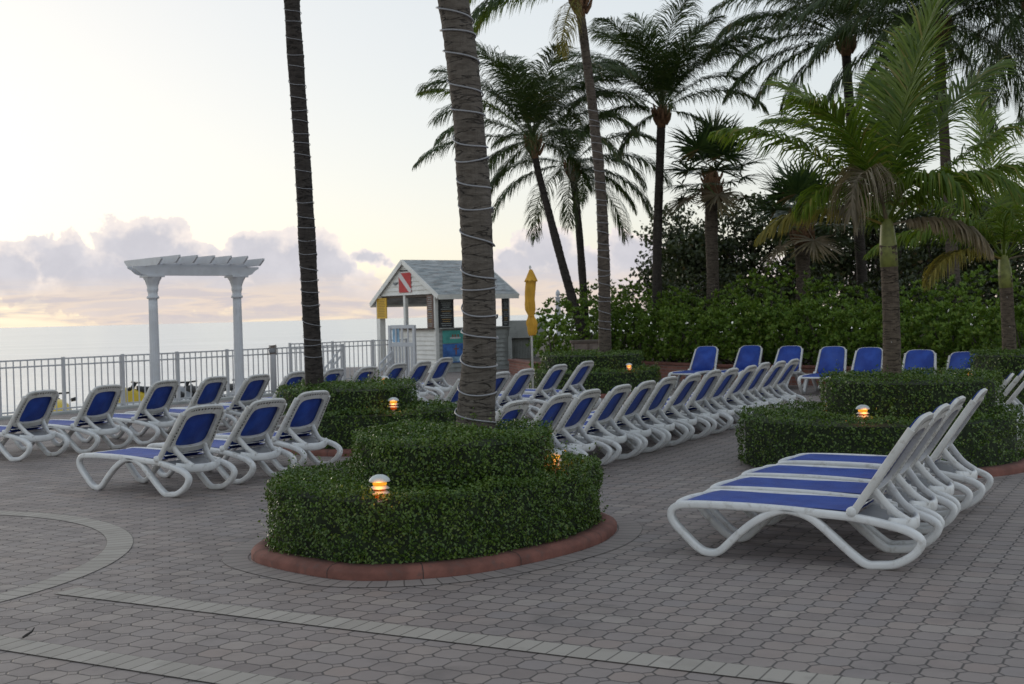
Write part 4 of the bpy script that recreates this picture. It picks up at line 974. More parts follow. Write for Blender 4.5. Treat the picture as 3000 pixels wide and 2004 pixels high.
sabal([pt(2090, 960, 36), pt(2088, 800, 36), pt(2084, 650, 36), pt(2086, 520, 36)], [0.22, 0.18, 0.185, 0.19], 26, 1.08, 1.05, 'fan palm with a pale straight trunk, right of the tall middle palm', 5)
sabal([pt(2352, 960, 34), pt(2353, 830, 34), pt(2350, 720, 34), pt(2348, 640, 34)], [0.24, 0.20, 0.20, 0.21], 26, 0.95, 1.0, 'shorter fan palm left of the bright banded palm', 8)

# rope lights
def rope(path, rad, turns, label, z0=0.05, z1=1.0, r=0.011, seed=1):
    g_ = random.Random(seed); C = catmull(path, 40); seg = [0.0]
    for a, b in zip(C[:-1], C[1:]): seg.append(seg[-1] + np.linalg.norm(b - a))
    tot = seg[-1]; P = []; n = turns * 26
    off = [g_.uniform(-.26, .26) for _ in range(turns + 3)]; tl_ = [g_.uniform(.0, .055) for _ in range(turns + 3)]
    for i in range(n + 1):
        f_ = i / n; tn = f_ * turns; k_ = int(tn); e = off[k_] * (1 - (tn - k_)) + off[k_ + 1] * (tn - k_)
        s_ = tot * min(1, max(0, z0 + (z1 - z0) * ((tn + e * 1.6) / turns)))
        a = -2 * PI * tn; p = np.array([np.interp(s_, seg, [c_[q_] for c_ in C]) for q_ in range(3)])
        rr = np.interp(s_ / tot, np.linspace(0, 1, len(rad)), rad) * 1.03 + r * .8
        P.append((p[0] + rr * math.cos(a), p[1] + rr * math.sin(a), p[2] + tl_[min(k_, turns)] * (tn - k_ < 2) * math.sin(a + .6)))
    o = MB().tube(P, r, 6, up=(0.1, 0.2, 1)).build('rope_light', MT['rope'], None, True)
    return tag(o, label, 'rope light', 'rope lights wound round palm trunks')
rope(TL, [0.15, 0.125, 0.12, 0.115, 0.112, 0.115, 0.11, 0.1], 44, 'unlit rope light wound round the slim dark trunk', 0.12, 0.95, 0.0046, 2)
rope(TC, [0.20, 0.172, 0.145, 0.135, 0.130, 0.132, 0.135, 0.13, 0.12, 0.11], 26, 'unlit rope light wound round the thick central trunk', 0.13, 0.95, 0.0072, 5)
rope(TB, [0.17, 0.145, 0.135, 0.125, 0.115, 0.105, 0.10], 26, 'unlit rope light wound round the distant slender trunk', 0.16, 0.75, 0.007, 9)

# ------------------------------------------------------------------ back wall, shrubs, trees
wall_line = [(0.0, 38.2), (0.75, 34.4), (3.2, 34.8), (5.2, 30.6), (6.95, 29.0), (8.95, 25.8), (11.6, 21.0), (15.5, 12.5)]
def brick_wall(P, name, label, h, th):
    me_v = []; me_f = []; uv = []; s_ = 0
    for a, b in zip(P[:-1], P[1:]):
        a, b = np.array(a), np.array(b); d = b - a; L = np.linalg.norm(d); d /= L; nn = np.array([-d[1], d[0]])
        for (off, fl) in ((0, 0),):
            q_ = [a - nn * th / 2, b - nn * th / 2, b + nn * th / 2, a + nn * th / 2]
            o = len(me_v)
            me_v += [(*p, -.05) for p in q_] + [(*p, h) for p in q_]
            me_f += [(o, o + 1, o + 5, o + 4), (o + 1, o + 2, o + 6, o + 5), (o + 2, o + 3, o + 7, o + 6), (o + 3, o, o + 4, o + 7), (o + 4, o + 5, o + 6, o + 7)]
            uv += [[(s_, 0), (s_ + L, 0), (s_ + L, h), (s_, h)], [(0, 0), (th, 0), (th, h), (0, h)], [(s_, 0), (s_ + L, 0), (s_ + L, h), (s_, h)], [(0, 0), (th, 0), (th, h), (0, h)], [(s_, 0), (s_ + L, 0), (s_ + L, th), (s_, th)]]
        s_ += L
    me = bpy.data.meshes.new(name); me.from_pydata(me_v, [], me_f); me.update(); ul = me.uv_layers.new(name='UVMap')
    for p in me.polygons:
        for li, c_ in zip(p.loop_indices, uv[p.index]): ul.data[li].uv = c_
    o = link(name, me, MT['brick'])
    cp = MB()
    for a, b in zip(P[:-1], P[1:]): cp.beam((*a, h + .032), (*b, h + .032), th + .08, .06)
    cp.build('coping', MT['curb'], o, bevel=0.01)
    return tag(o, label, 'wall')
brick_wall(wall_line, 'brick_wall', 'low red brick planter wall running behind the back row of loungers', 0.40, 0.22)
soil_poly = [(0.12, 38.2), (0.87, 34.5), (3.25, 34.95), (5.27, 30.7), (7.02, 29.1), (9.05, 25.85), (11.7, 21.05), (15.6, 12.55), (44, 12), (44, 80), (0.12, 80)]
tag(MB().prism(soil_poly, -1.0, 0.34).build('garden_soil', MT['soil']), kind='structure')
def shrub(c, rx, ry, h, n, size, label, m='shrub', name='leafy_shrub', nc=None):
    # rosettes of upright leaves all over a lumpy dome
    nc = nc or n // 9; base = np.array([c[0], c[1], c[2]])
    u = rng.uniform(-1, 1, (nc * 3, 3)); u = u[(np.linalg.norm(u, axis=1) < 1) & (u[:, 2] > -0.95)]; u /= np.linalg.norm(u, axis=1)[:, None]; u = u[:nc]
    lump = 1 + 0.16 * np.sin(u[:, 0] * 5 + c[0] * 3) * np.sin(u[:, 2] * 6 + c[1]) + 0.12 * np.sin(u[:, 1] * 9 + u[:, 2] * 4 + c[0])
    rad_ = rng.uniform(0.62, 1.0, len(u)) ** .6 * lump
    P = np.stack([u[:, 0] * rx * rad_, u[:, 1] * ry * rad_, h * 0.5 + u[:, 2] * h * 0.5 * rad_], 1) + np.array([0, 0, 0.02]); P[:, 2] = np.maximum(P[:, 2], 0.04)
    k_ = n // len(P)
    ax = u * 0.8 + np.array([0, 0, .7]); ax += rng.normal(0, .25, ax.shape); ax /= np.linalg.norm(ax, axis=1)[:, None]
    Pr = np.repeat(P, k_, 0); Ar = np.repeat(ax, k_, 0); nn = rng.normal(0, 1, Pr.shape); nn -= Ar * (nn * Ar).sum(1)[:, None]; nn /= np.linalg.norm(nn, axis=1)[:, None]
    sp_ = rng.uniform(.35, 1.2, len(Pr))[:, None]; t_ = Ar * .75 + nn * sp_; t_ /= np.linalg.norm(t_, axis=1)[:, None]
    b = np.cross(t_, nn); b /= np.linalg.norm(b, axis=1)[:, None] + 1e-9; nm = np.cross(b, t_)
    s_ = size * rng.uniform(.7, 1.25, len(Pr))[:, None]
    V = np.stack([Pr, Pr + t_ * s_ * .6 - b * s_ * .24 + nm * s_ * .05, Pr + t_ * s_, Pr + t_ * s_ * .6 + b * s_ * .24 + nm * s_ * .05], 1).reshape(-1, 3)
    root = np_mesh(name, V, np.arange(len(V)).reshape(-1, 4), m=MT[m]); root.location = tuple(base)
    st = MB()
    for q_ in range(9):
        a = rnd.uniform(0, 2 * PI); e = P[rnd.randrange(len(P))] * .85
        st.tube([(rx * .15 * math.cos(a), ry * .15 * math.sin(a), 0), tuple(e * np.array([.5, .5, .55])), tuple(e)], [.03, .02, .008], 5)
    st.build('stems', MT['bark'], root)
    return tag(root, label, 'shrub', 'green shrubs behind the brick wall')
sh = []
wl = [np.array(p) for p in wall_line]
def wpos(px, off):  # where the wall is met by the sight line through a column, pushed back by off
    d = ray(px, 1000)[:2]; d = d / np.linalg.norm(d)
    for a, b in zip(wl[1:-1], wl[2:]):
        A = np.array([[d[0], -(b - a)[0]], [d[1], -(b - a)[1]]]); s_, t_ = np.linalg.solve(A, a)
        if 0 <= t_ <= 1 and s_ > 0: return d * (s_ + off)
    return d * (30 + off)
specs = [(1700, 1.3, 2.15, 'yellow green'), (1800, 1.0, 2.05, 'bright'), (1880, 1.2, 1.95, 'broad'), (1970, 1.0, 1.75, 'dense'), (2060, 1.1, 1.70, 'glossy'), (2150, 1.0, 1.72, 'rounded'), (2240, 1.1, 1.7, 'full'), (2340, 1.0, 1.7, 'leafy'),
         (2430, 1.1, 1.75, 'shaggy'), (2540, 1.0, 1.60, 'shaded'), (2660, 1.0, 1.55, 'dark'), (2780, 1.0, 1.6, 'loose'), (2890, 1.0, 1.55, 'dim'), (3000, 1.0, 1.5, 'shadowy')]
where = ['below the wrapped palm', 'just right of the wrapped palm', 'left of the tall straight palm', 'under the tall straight palm', 'below the first fan palm', 'between the two fan palms', 'left of the shorter fan palm', 'below the shorter fan palm',
         'between the fan palm and the banded trunk', 'left of the banded trunk', 'right of the banded trunk', 'behind the rightmost wall lounger', 'left of the far right trunk', 'at the right picture edge']
for (px, r_, h_, wd), wh in zip(specs, where):
    p = wpos(px, 1.15); shrub((p[0], p[1], 0.34), r_ * 1.05, r_ * .9, h_ * 0.94, 4200, 0.105, wd + ' green shrub behind the wall ' + wh)
back = [(1760, 3.4, 2.75, 'tall light green shrub rising behind the wrapped palm trunk'), (1860, 3.6, 2.7, 'tall green shrub filling the gap left of the straight palm'), (2010, 3.4, 2.35, 'second row shrub between the straight palm and the fan palm'), (2190, 3.6, 2.6, 'second row shrub between the two fan palms'),
        (2290, 3.4, 2.9, 'pale second row shrub at the foot of the shorter fan palm'), (2450, 3.6, 2.4, 'second row shrub right of the shorter fan palm'), (2700, 3.4, 2.2, 'dark second row shrub right of the banded trunk'), (2880, 3.2, 2.5, 'second row shrub near the right edge trunk')]
for px, of, h_, lb in back:
    p = wpos(px, of); shrub((p[0], p[1], 0.34), 1.25, 1.1, h_ * 0.90, 3800, 0.11, lb)
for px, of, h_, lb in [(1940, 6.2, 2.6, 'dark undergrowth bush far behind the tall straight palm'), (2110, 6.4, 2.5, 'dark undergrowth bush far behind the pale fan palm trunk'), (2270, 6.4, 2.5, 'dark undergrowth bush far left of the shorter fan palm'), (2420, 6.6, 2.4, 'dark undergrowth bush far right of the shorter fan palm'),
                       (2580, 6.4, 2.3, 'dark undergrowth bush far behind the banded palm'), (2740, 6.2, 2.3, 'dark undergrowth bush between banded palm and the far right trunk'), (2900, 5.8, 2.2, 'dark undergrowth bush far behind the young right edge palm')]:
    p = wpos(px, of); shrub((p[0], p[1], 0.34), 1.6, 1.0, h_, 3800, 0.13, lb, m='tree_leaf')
p = aty(1605, 1000, 33.0); shrub((p[0] + .15, p[1], 0.0), 0.62, 0.6, 1.9, 1900, 0.115, 'bright green bush right beside the closed yellow umbrella')
p = aty(1665, 1000, 33.6); shrub((p[0] + .25, p[1], 0.0), 0.8, 0.6, 2.3, 1900, 0.115, 'bright bush at the foot of the leaning palm')

def tree(px, Y, ztop, zlow, rx, n, size, label, seed):
    g_ = np.random.default_rng(seed); r_ = random.Random(seed); b = aty(px, 900, Y); b[2] = 0.3
    root = empty('broadleaf_tree', tuple(b)); cz = (ztop + zlow) / 2 - .3; hz = (ztop - zlow) / 2
    cl = []; 
    while len(cl) < 46:
        q_ = g_.uniform(-1, 1, 3)
        if np.linalg.norm(q_) < 1: cl.append(np.array([q_[0] * rx, q_[1] * rx * .8, cz + q_[2] * hz]))
    tr = MB()
    for k_ in range(4):
        a = k_ * 1.6 + r_.uniform(-.4, .4); f_ = r_.uniform(.15, .5)
        top_ = (math.cos(a) * rx * f_, math.sin(a) * rx * f_, cz + hz * .2)
        tr.tube(catmull([(0.12 * math.cos(a), .12 * math.sin(a), 0), (math.cos(a) * rx * f_ * .4, math.sin(a) * rx * f_ * .4, cz * .4), top_], 6), list(np.linspace(.12, .03, 13)), 7, up=(1, 0, 0))
    for c_ in cl[:30]:
        tr.tube([tuple(c_ * np.array([.35, .35, .72])), tuple(c_ * np.array([.7, .7, .9])), tuple(c_)], [.035, .022, .008], 5, up=(1, .2, 0))
    tr.build('trunk', MT['bark'], root, True)
    per = n // len(cl); C = []
    for c_ in cl:
        rr = r_.uniform(.35, .75); q_ = g_.normal(0, .5, (per, 3)); q_[:, 2] *= .75; C.append(c_ + q_ * rr)
    C = np.concatenate(C); C[:, 2] = np.maximum(C[:, 2], .2); nn = g_.normal(0, 1, C.shape) + np.array([0, 0, .5])
    V, Q = leaves(C, nn, size, .7, .4); np_mesh('crown', V, Q, m=MT['tree_leaf'], parent=root)
    return tag(root, label, 'tree', 'dark broadleaf trees behind the palms')
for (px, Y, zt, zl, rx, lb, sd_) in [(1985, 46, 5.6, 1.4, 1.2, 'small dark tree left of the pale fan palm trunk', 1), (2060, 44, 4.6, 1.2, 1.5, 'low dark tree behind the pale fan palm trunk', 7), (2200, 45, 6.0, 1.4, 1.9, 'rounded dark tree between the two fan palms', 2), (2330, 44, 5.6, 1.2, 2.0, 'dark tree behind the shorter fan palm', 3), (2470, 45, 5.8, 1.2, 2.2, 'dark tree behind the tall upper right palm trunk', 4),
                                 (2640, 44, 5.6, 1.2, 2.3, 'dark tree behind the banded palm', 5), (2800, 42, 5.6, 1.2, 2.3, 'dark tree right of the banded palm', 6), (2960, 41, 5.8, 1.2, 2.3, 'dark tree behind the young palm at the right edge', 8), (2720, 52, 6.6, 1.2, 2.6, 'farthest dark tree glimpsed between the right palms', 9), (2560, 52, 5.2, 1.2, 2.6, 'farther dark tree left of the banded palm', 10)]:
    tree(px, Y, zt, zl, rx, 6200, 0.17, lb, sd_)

# ------------------------------------------------------------------ fence
def fence(a, b, label, h=1.16, posts=None, pick=0.157):
    a, b = np.array(a, float), np.array(b, float); d = b - a; L = np.linalg.norm(d); d /= L
    root = empty('picket_fence', (a[0], a[1], 0)); P = lambda s_, z: (d[0] * s_, d[1] * s_, z)
    for z in (h - .015, h - .15, 0.10): MB().beam(P(0, z), P(L, z), 0.03, 0.032).build('rail', MT['fence_paint'], root)
    n = int(L / pick); pk = MB()
    pp = posts or list(np.arange(0.0, L, 1.45)) + [L]
    for i in range(1, n):
        s_ = i * pick
        if min(abs(s_ - q_) for q_ in pp) > 0.04: pk.box((*P(s_, 0)[:2], (h + .02) / 2), (0.02, 0.02, h - .04), math.atan2(d[1], d[0]))
    pk.build('pickets', MT['fence_paint'], root)
    for q_ in pp: MB().box((*P(q_, 0)[:2], (h + .02) / 2), (0.06, 0.06, h + .02), math.atan2(d[1], d[0])).build('post', MT['fence_paint'], root)
    return tag(root, label, 'fence', 'white picket fences')
f0, f1 = fpt(20.0), fpt(32.3)
fence(f0 + 0.05 * np.array([.796, -.605]), f1 + 0.05 * np.array([.796, -.605]), 'long white metal picket fence along the deck edge before the sea')
fence((-6.2, 34.3), (-3.2, 37.2), 'short white picket fence beside the beach hut stairs', h=1.18)
MB_ = MB().prism([tuple(fpt(-15.0) + np.array([.02, 0])), tuple(fpt(32.2)), tuple(fpt(32.2) + np.array([.30, -.22])), tuple(fpt(-15.0) + np.array([.32, -.22]))], -0.002, 0.05)
tag(MB_.build('deck_edge_kerb', MT['grey_wall']), kind='structure')
# stair rail
def stair_rail(a, b, label):
    root = empty('stair_rail', (0, 0, 0))
    a, b = np.array(a, float), np.array(b, float)
    for dz_ in (0, -.2): MB().beam(a + [0, 0, dz_], b + [0, 0, dz_], .045, .045).build('rail', MT['white_paint'], root)
    for f_ in np.linspace(0, 1, 4):
        p = a * (1 - f_) + b * f_; MB().box((p[0], p[1], (p[2]) / 2), (.045, .045, p[2])).build('post', MT['white_paint'], root)
    root.location = (0, 0, 0); return tag(root, label, 'handrail', 'white stair rails')
stair_rail(aty(952, 1078, 33.5), aty(1006, 1012, 33.8), 'white sloping stair rail behind the picket fence')
stair_rail(aty(1112, 1068, 36), aty(1148, 1030, 36.4), 'short white sloping rail at the left of the hut gate')
# post with a coiled rope
pp_ = onz(803, 1158, 0); root = empty('mooring_post', tuple(pp_))
MB().lathe([(0.075, 0), (0.075, 1.16), (0.06, 1.19)], 14).build('post', MT['fence_paint'], root, True)
MB().tube([(0.085 * math.cos(a), 0.085 * math.sin(a) - .0, 1.0 + a * .006) for a in np.linspace(0, 12 * PI, 150)], 0.014, 6, up=(0, 0, 1)).build('rope_coil', MT['wood_box'], root, True)
MB().box((0, -.09, 1.10), (0.16, 0.05, 0.10)).build('bracket', MT['ski_grey'], root, bevel=.01)
tag(root, 'thick white fence post with a coil of dark rope at its top', 'post')

# ------------------------------------------------------------------ pergola
A_ = aty(455, 1100, 26.6); B_ = aty(701, 1100, 28.0); A_, B_ = A_[:2], B_[:2]
root = empty('pergola', (A_[0], A_[1], 0)); bx = B_ - A_; BL = np.linalg.norm(bx); bx /= BL; by = np.array([bx[1], -bx[0]])
for q_ in (np.zeros(2), bx * BL):
    col = MB().lathe([(0.112, 0.14)] + [(0.112 - .016 * f_, .14 + 2.22 * f_) for f_ in np.linspace(0, 1, 10)], 64, (q_[0], q_[1], 0), flute=16, fd=0.09).build('column', MT['white_paint'], root, True)
    MB().lathe([(0.16, 0), (0.16, .05), (.15, .07), (.135, .08), (.13, .12), (.118, .14)], 24, (q_[0], q_[1], 0)).build('column_base', MT['white_paint'], col, True)
    MB().lathe([(.10, 2.36), (.132, 2.37), (.138, 2.395), (.13, 2.42), (.108, 2.425), (.106, 2.50), (.118, 2.53), (.128, 2.58), (.118, 2.60), (.13, 2.66), (.165, 2.75), (.20, 2.81), (.205, 2.83)], 24, (q_[0], q_[1], 0), flute=8, fd=0.12).build('capital', MT['white_paint'], col, True)
    MB().box((q_[0], q_[1], 2.85), (.40, .40, .045), math.atan2(bx[1], bx[0])).build('capital_plate', MT['white_paint'], col, bevel=.008)
for sg in (-1, 1):
    P0 = by * .12 * sg; z0_ = 2.874
    pr = [(-.50, z0_ + .19), (-.50, z0_ + .15), (-.42, z0_ + .11), (-.33, z0_ + .03), (-.25, z0_), (BL + .25, z0_), (BL + .33, z0_ + .03), (BL + .42, z0_ + .11), (BL + .50, z0_ + .15), (BL + .50, z0_ + .19)]
    V = []
    for o_ in (-.022, .022):
        V += [(*(bx * s_ + P0 + by * o_), z) for s_, z in pr]
    n = len(pr); Fc = [tuple(range(n)), tuple(range(n, 2 * n))[::-1]] + [(i, i + n, (i + 1) % n + n, (i + 1) % n) for i in range(n)]
    MB().add(V, Fc).build('beam', MT['white_paint'], root)
for k_ in range(7):
    s_ = -.20 + (BL + .40) * k_ / 6; z0_ = 3.066 + (0.05 if 0 < k_ < 6 else 0.0); c_ = bx * s_
    pr = [(-.86, z0_ + .16), (-.86, z0_ + .12), (-.76, z0_ + .05), (-.68, z0_), (.68, z0_), (.76, z0_ + .05), (.86, z0_ + .12), (.86, z0_ + .16)]
    V = []
    for o_ in (-.022, .022): V += [(*(c_ + by * s2 + bx * o_), z) for s2, z in pr]
    n = len(pr); Fc = [tuple(range(n)), tuple(range(n, 2 * n))[::-1]] + [(i, i + n, (i + 1) % n + n, (i + 1) % n) for i in range(n)]
    MB().add(V, Fc).build('rafter', MT['white_paint'], root)
if True:
    for sg in (-1, 1): MB().beam((*(by * .12 * sg - bx * .2), 3.092), (*(by * .12 * sg + bx * (BL + .2)), 3.092), .03, .045).build('ledger', MT['white_paint'], root)
tag(root, 'white wedding pergola of two fluted columns carrying beams and rafters', 'pergola')

# ------------------------------------------------------------------ beach hut
def hut():
    cor = aty(1278, 1000, 40.0)[:2]; ea = math.radians(43)
    ex = np.array([math.cos(math.radians(38)), math.sin(math.radians(38))])      # along the side wall, to the right and away
    ey = np.array([-ex[1], ex[0]])                                               # along the gable wall, to the left and away
    root = empty('beach_hut', (cor[0], cor[1], 0), math.atan2(ex[1], ex[0]))
    LX, LY, HC, HE, HA = 3.05, 3.45, 1.42, 2.62, 3.72      # local x: side length, local y: gable width
    def planks(o0, d_, L, z0, z1, nrm, cut=None):
        m_ = MB(); z = z0
        while z < z1 - 1e-3:
            h_ = min(.15, z1 - z); l0, l1 = (0, L) if cut is None else cut(z + h_ / 2)
            if l1 - l0 > .05:
                a = np.array(o0) + np.array(d_) * l0; b = np.array(o0) + np.array(d_) * l1; n3 = np.array(nrm)
                V = [(*(a), z), (*(b), z), (*(b + n3 * .0), z), (*(a), z + h_)]
                q_ = [a + n3 * .046, b + n3 * .046, b + n3 * .010, a + n3 * .010]
                V = [(*q_[0], z), (*q_[1], z), (*q_[2], z + h_), (*q_[3], z + h_), (*a, z), (*b, z), (*b, z + h_), (*a, z + h_)]
                m_.add(V, [(0, 1, 2, 3), (5, 4, 7, 6), (4, 5, 1, 0), (3, 2, 6, 7), (4, 0, 3, 7), (1, 5, 6, 2)])
            z += h_
        return m_
    # lower walls and gable
    m_ = planks((0, 0), (0, 1), LY - .9, 0, HC, (-1, 0)); m_.build('siding_front', MT['siding'], root)
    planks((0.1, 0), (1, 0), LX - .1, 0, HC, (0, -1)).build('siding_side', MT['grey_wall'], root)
    ym = LY / 2
    def gcut(z):
        f_ = (z - 2.58) / (HA - 2.58); f_ = max(0, f_); return (ym * f_, LY - ym * f_)
    planks((0, 0), (0, 1), LY, 2.58, HA - .02, (-1, 0), gcut).build('gable', MT['siding'], root)
    MB().box((.08, ym, 2.54), (.10, LY, .10)).build('header_beam', MT['dark_wood'], root)
    MB().box((LX / 2, .09, 2.57), (LX, .10, .12)).build('header_beam', MT['dark_wood'], root)
    MB().box((LX / 2, LY - .05, 2.57), (LX, .10, .12)).build('header_beam', MT['dark_wood'], root)
    for (x, y, w_, m2) in ((0.03, 0.03, .13, 'siding'), (0.03, LY - .06, .22, 'siding'), (LX - .06, .06, .14, 'siding'), (LX - .06, LY - .06, .12, 'dark_wood'), (.05, LY * .53, .12, 'siding'), (LX - .05, LY * .5, .13, 'dark_wood')):
        MB().box((x, y, 1.30), (w_, w_, 2.58)).build('corner_post', MT[m2], root)
    MB().box((.0, ym - .45, HC + .02), (.34, LY - .9, .04)).build('counter', MT['dark_wood'], root, bevel=.005)
    MB().box((LX / 2 + .05, -.02, HC + .02), (LX - .1, .30, .04)).build('counter', MT['grey_wall'], root, bevel=.005)
    # roof: two slopes with thickness
    ov, ox = .36, .12; sl_ = (HA - 2.6) / ym
    for sg in (-1, 1):
        y0_ = ym; y1_ = ym + sg * (ym + ov); zr, ze = HA + .05, HA + .05 - sl_ * (ym + ov) * (.92 if sg < 0 else 1.05)
        V = [(-ox, y0_, zr), (LX + ox, y0_, zr), (LX + ox, y1_, ze), (-ox, y1_, ze)]; V += [(a, b, c_ - .06) for a, b, c_ in V]
        Fc = [(0, 1, 2, 3), (7, 6, 5, 4), (0, 4, 5, 1), (1, 5, 6, 2), (2, 6, 7, 3), (3, 7, 4, 0)]
        me = bpy.data.meshes.new('roof_slope'); me.from_pydata(V, [], Fc); me.update(); ul = me.uv_layers.new(name='UVMap')
        for p in me.polygons:
            for li, vi in zip(p.loop_indices, p.vertices): ul.data[li].uv = (V[vi][0], (V[vi][1] - ym) * 1.2)
        rf = link('roof_slope', me, MT['shingle'], root)
        for xx in (-ox - .015, LX + ox + .015):
            MB().beam((xx, y0_, zr - .06), (xx, y1_, ze - .06), .03, .15).build('barge_board', MT['siding'], rf)
        MB().beam((-ox, y1_ + sg * .015, ze - .06), (LX + ox, y1_ + sg * .015, ze - .06), .03, .16).build('fascia', MT['siding'], rf)
    # dive flag on the gable
    fl = MB().box((-.05, ym - .03, 3.00), (.012, .74, .66)).build('dive_flag', MT['flag_red'], root)
    yc_, zc_ = ym - .03, 3.00
    mb = MB().add([(-.0585, yc_ + a_, zc_ + b_) for a_, b_ in ((.37, .33), (.37, .20), (-.25, -.33), (-.37, -.33), (-.37, -.22), (.24, .33))], [(0, 1, 2, 3, 4, 5)])
    mb.build('white_stripe', MT['flag_white'], fl)
    mm = MB()
    for q_ in range(4): mm.box((-.05, ym - .03 + .14 * (1.5 - q_), 3.40), (.03, .12, .045))
    mm.build('gable_vent', MT['black'], root)
    orn = MB(); orn.tube([(-.05, ym + .42 + .05 * k_, 2.98 + .03 * math.sin(k_ * 1.4)) for k_ in range(6)], [.008, .03, .04, .035, .02, .03], 8, up=(0, 0, 1)); orn.build('fish_ornament', MT['ski_grey'], root, True)
    # yellow price sign by the left post
    ys = MB().box((-.07, LY - .30, 2.16), (.03, .62, .70)).build('price_sign', MT['yellow_sign'], root)
    ln = MB()
    for q_ in range(11):
        zz = 2.46 - q_ * .058; ln.box((-.087, LY - .30 + .02, zz), (.004, .50 - .1 * ((q_ * 7) % 3) * .5, .018))
    ln.build('sign_lines', MT['sign_ink'], ys)
    # menu boards at the near corner
    for (nm, cx_, cy_, dx_, dy_, mt_) in (('menu_board', .38, -.055, .60, .03, 'board'), ('menu_board', -.055, .22, .03, .34, 'board_brown'), ('menu_board', LX - .22, -.055, .28, .03, 'board')):
        bo = MB().box((cx_, cy_, 2.0), (dx_, dy_, 1.08)).build(nm, MT[mt_], root)
        a, b_ = MB(), MB()
        for q_ in range(15):
            zz = 2.47 - q_ * .067; L_ = (max(dx_, dy_) * .82) * (0.6 + .4 * ((q_ * 5 + 3) % 7) / 7)
            tg = b_ if q_ in (7, 11, 12) else a
            if dx_ > dy_: tg.box((cx_, cy_ - .0185, zz), (L_, .004, .018))
            else: tg.box((cx_ - .0185, cy_, zz), (.004, L_, .016))
        a.build('chalk_writing', MT['chalk'], bo); b_.build('chalk_writing', MT['chalk_warm'], bo)
    # posters under the side counter
    p1_ = MB().box((.75, -.05, 1.16), (1.05, .02, .42)).build('boat_poster', MT['teal'], root)
    q1 = MB(); q1.box((.72, -.063, 1.12), (.42, .004, .05)); q1.build('printed_boat', MT['flag_white'], p1_)
    for s_ in (-.1, .0, .12): MB().box((.72 + s_, -.063, 1.19), (.06, .004, .09)).build('printed_rider', MT['skin_print'], p1_)
    p2_ = MB().box((.75, -.05, .62), (1.05, .02, .62)).build('water_poster', MT['poster_blue'], root)
    q2 = MB(); q2.box((.74, -.063, .70), (.05, .004, .26)); q2.box((.74, -.063, .86), (.05, .004, .05)); q2.box((.74, -.063, .76), (.22, .004, .03)); q2.build('printed_figure', MT['skin_print'], p2_)
    q2 = MB(); q2.box((.75, -.0625, .42), (1.04, .003, .16)); q2.build('printed_surf', MT['poster_sky'], p2_)
    # bits seen inside
    MB().box((LX - .05, LY * .55, 1.1), (.08, 1.2, .6)).build('shelf', MT['ski_grey'], root)
    tl = MB().tube([(.05 + .0, ym - .3 + .12 * k_, HC + .08) for k_ in range(7)], [.03, .06, .05, .06, .05, .06, .03], 8, up=(0, 0, 1)).build('folded_towel', MT['poster_blue'], root, True)
    return tag(root, 'white clapboard beach hut with shingled gable roof, red dive flag and yellow sign', 'hut')
hut()
# gate in front of the hut
ga, gb = aty(1143, 1000, 36.5)[:2], aty(1214, 1000, 36.0)[:2]; gd = gb - ga; GL = np.linalg.norm(gd); gr = math.atan2(gd[1], gd[0])
root = empty('hut_gate', (ga[0], ga[1], 0), gr)
for x in (0, GL): MB().box((x, 0, .80), (.08, .08, 1.6)).build('post', MT['white_paint'], root)
MB().box((GL / 2, 0, 1.56), (GL - .08, .06, .10)).build('top_rail', MT['white_paint'], root)
MB().box((GL / 2, 0, 1.03), (GL - .08, .06, .12)).build('middle_rail', MT['white_paint'], root)
pk = MB()
for k_ in range(1, 4): pk.box((GL * k_ / 4, 0, 1.30), (.04 + .03 * (k_ == 2), .03, .42))
for k_ in range(1, 8): pk.box((GL * k_ / 8, 0, .50), (.045, .03, .94))
pk.build('pickets', MT['white_paint'], root)
MB().box((GL * .22, .03, 1.30), (.26, .012, .40)).build('sign_panel', MT['poster_sky'], root)
tag(root, 'white slatted gate with square openings in front of the beach hut', 'gate')

# low grey building piece and wall right of the hut
def block(name, px0, px1, Y, z0, z1, th, m, label, cat, dy_=0.0):
    a, b = aty(px0, 1000, Y)[:2], aty(px1, 1000, Y + dy_)[:2]; d = b - a; L = np.linalg.norm(d)
    o = MB().box(((a[0] + b[0]) / 2, (a[1] + b[1]) / 2 + th / 2, (z0 + z1) / 2), (L, th, z1 - z0), math.atan2(d[1], d[0])).build(name, MT[m], None, bevel=.01)
    return tag(o, label, cat)
root = block('storage_shed', 1498, 1570, 42.0, 0, 1.02, 1.6, 'grey_slats', 'low grey slatted shed behind the yellow umbrella', 'shed')
a, b = aty(1492, 1000, 41.8)[:2], aty(1600, 1000, 41.8)[:2]
MB().box(((a[0] + b[0]) / 2, a[1] + .9, 1.33), (b[0] - a[0], 2.0, .60)).build('roof_slab', MT['grey_wall'], root, bevel=.02)
sl = MB()
for k_ in range(16): sl.box((aty(1500 + k_ * 4.6, 1000, 41.97)[0], 41.97, .5), (.022, .03, 1.0))
sl.build('slats', MT['grey_wall'], root)
MB().box((aty(1494, 1000, 41.7)[0], 41.7, .55), (.13, .13, 1.10)).build('corner_post', MT['grey_wall'], root)
p = aty(1635, 900, 52.0); root = empty('finial_post', (p[0], p[1], -1.2))
MB().box((0, 0, 1.85), (.20, .20, 3.7)).build('shaft', MT['white_paint'], root)
MB().box((0, 0, 3.72), (.25, .25, .06)).build('cap_plate', MT['white_paint'], root, bevel=.01)
MB().lathe([(.03, 3.75), (.08, 3.80), (.10, 3.88), (.085, 3.96), (.04, 4.02), (.02, 4.05)], 16).build('finial', MT['white_paint'], root, True)
tag(root, 'distant white post with a round finial between umbrella and leaning palm', 'post')
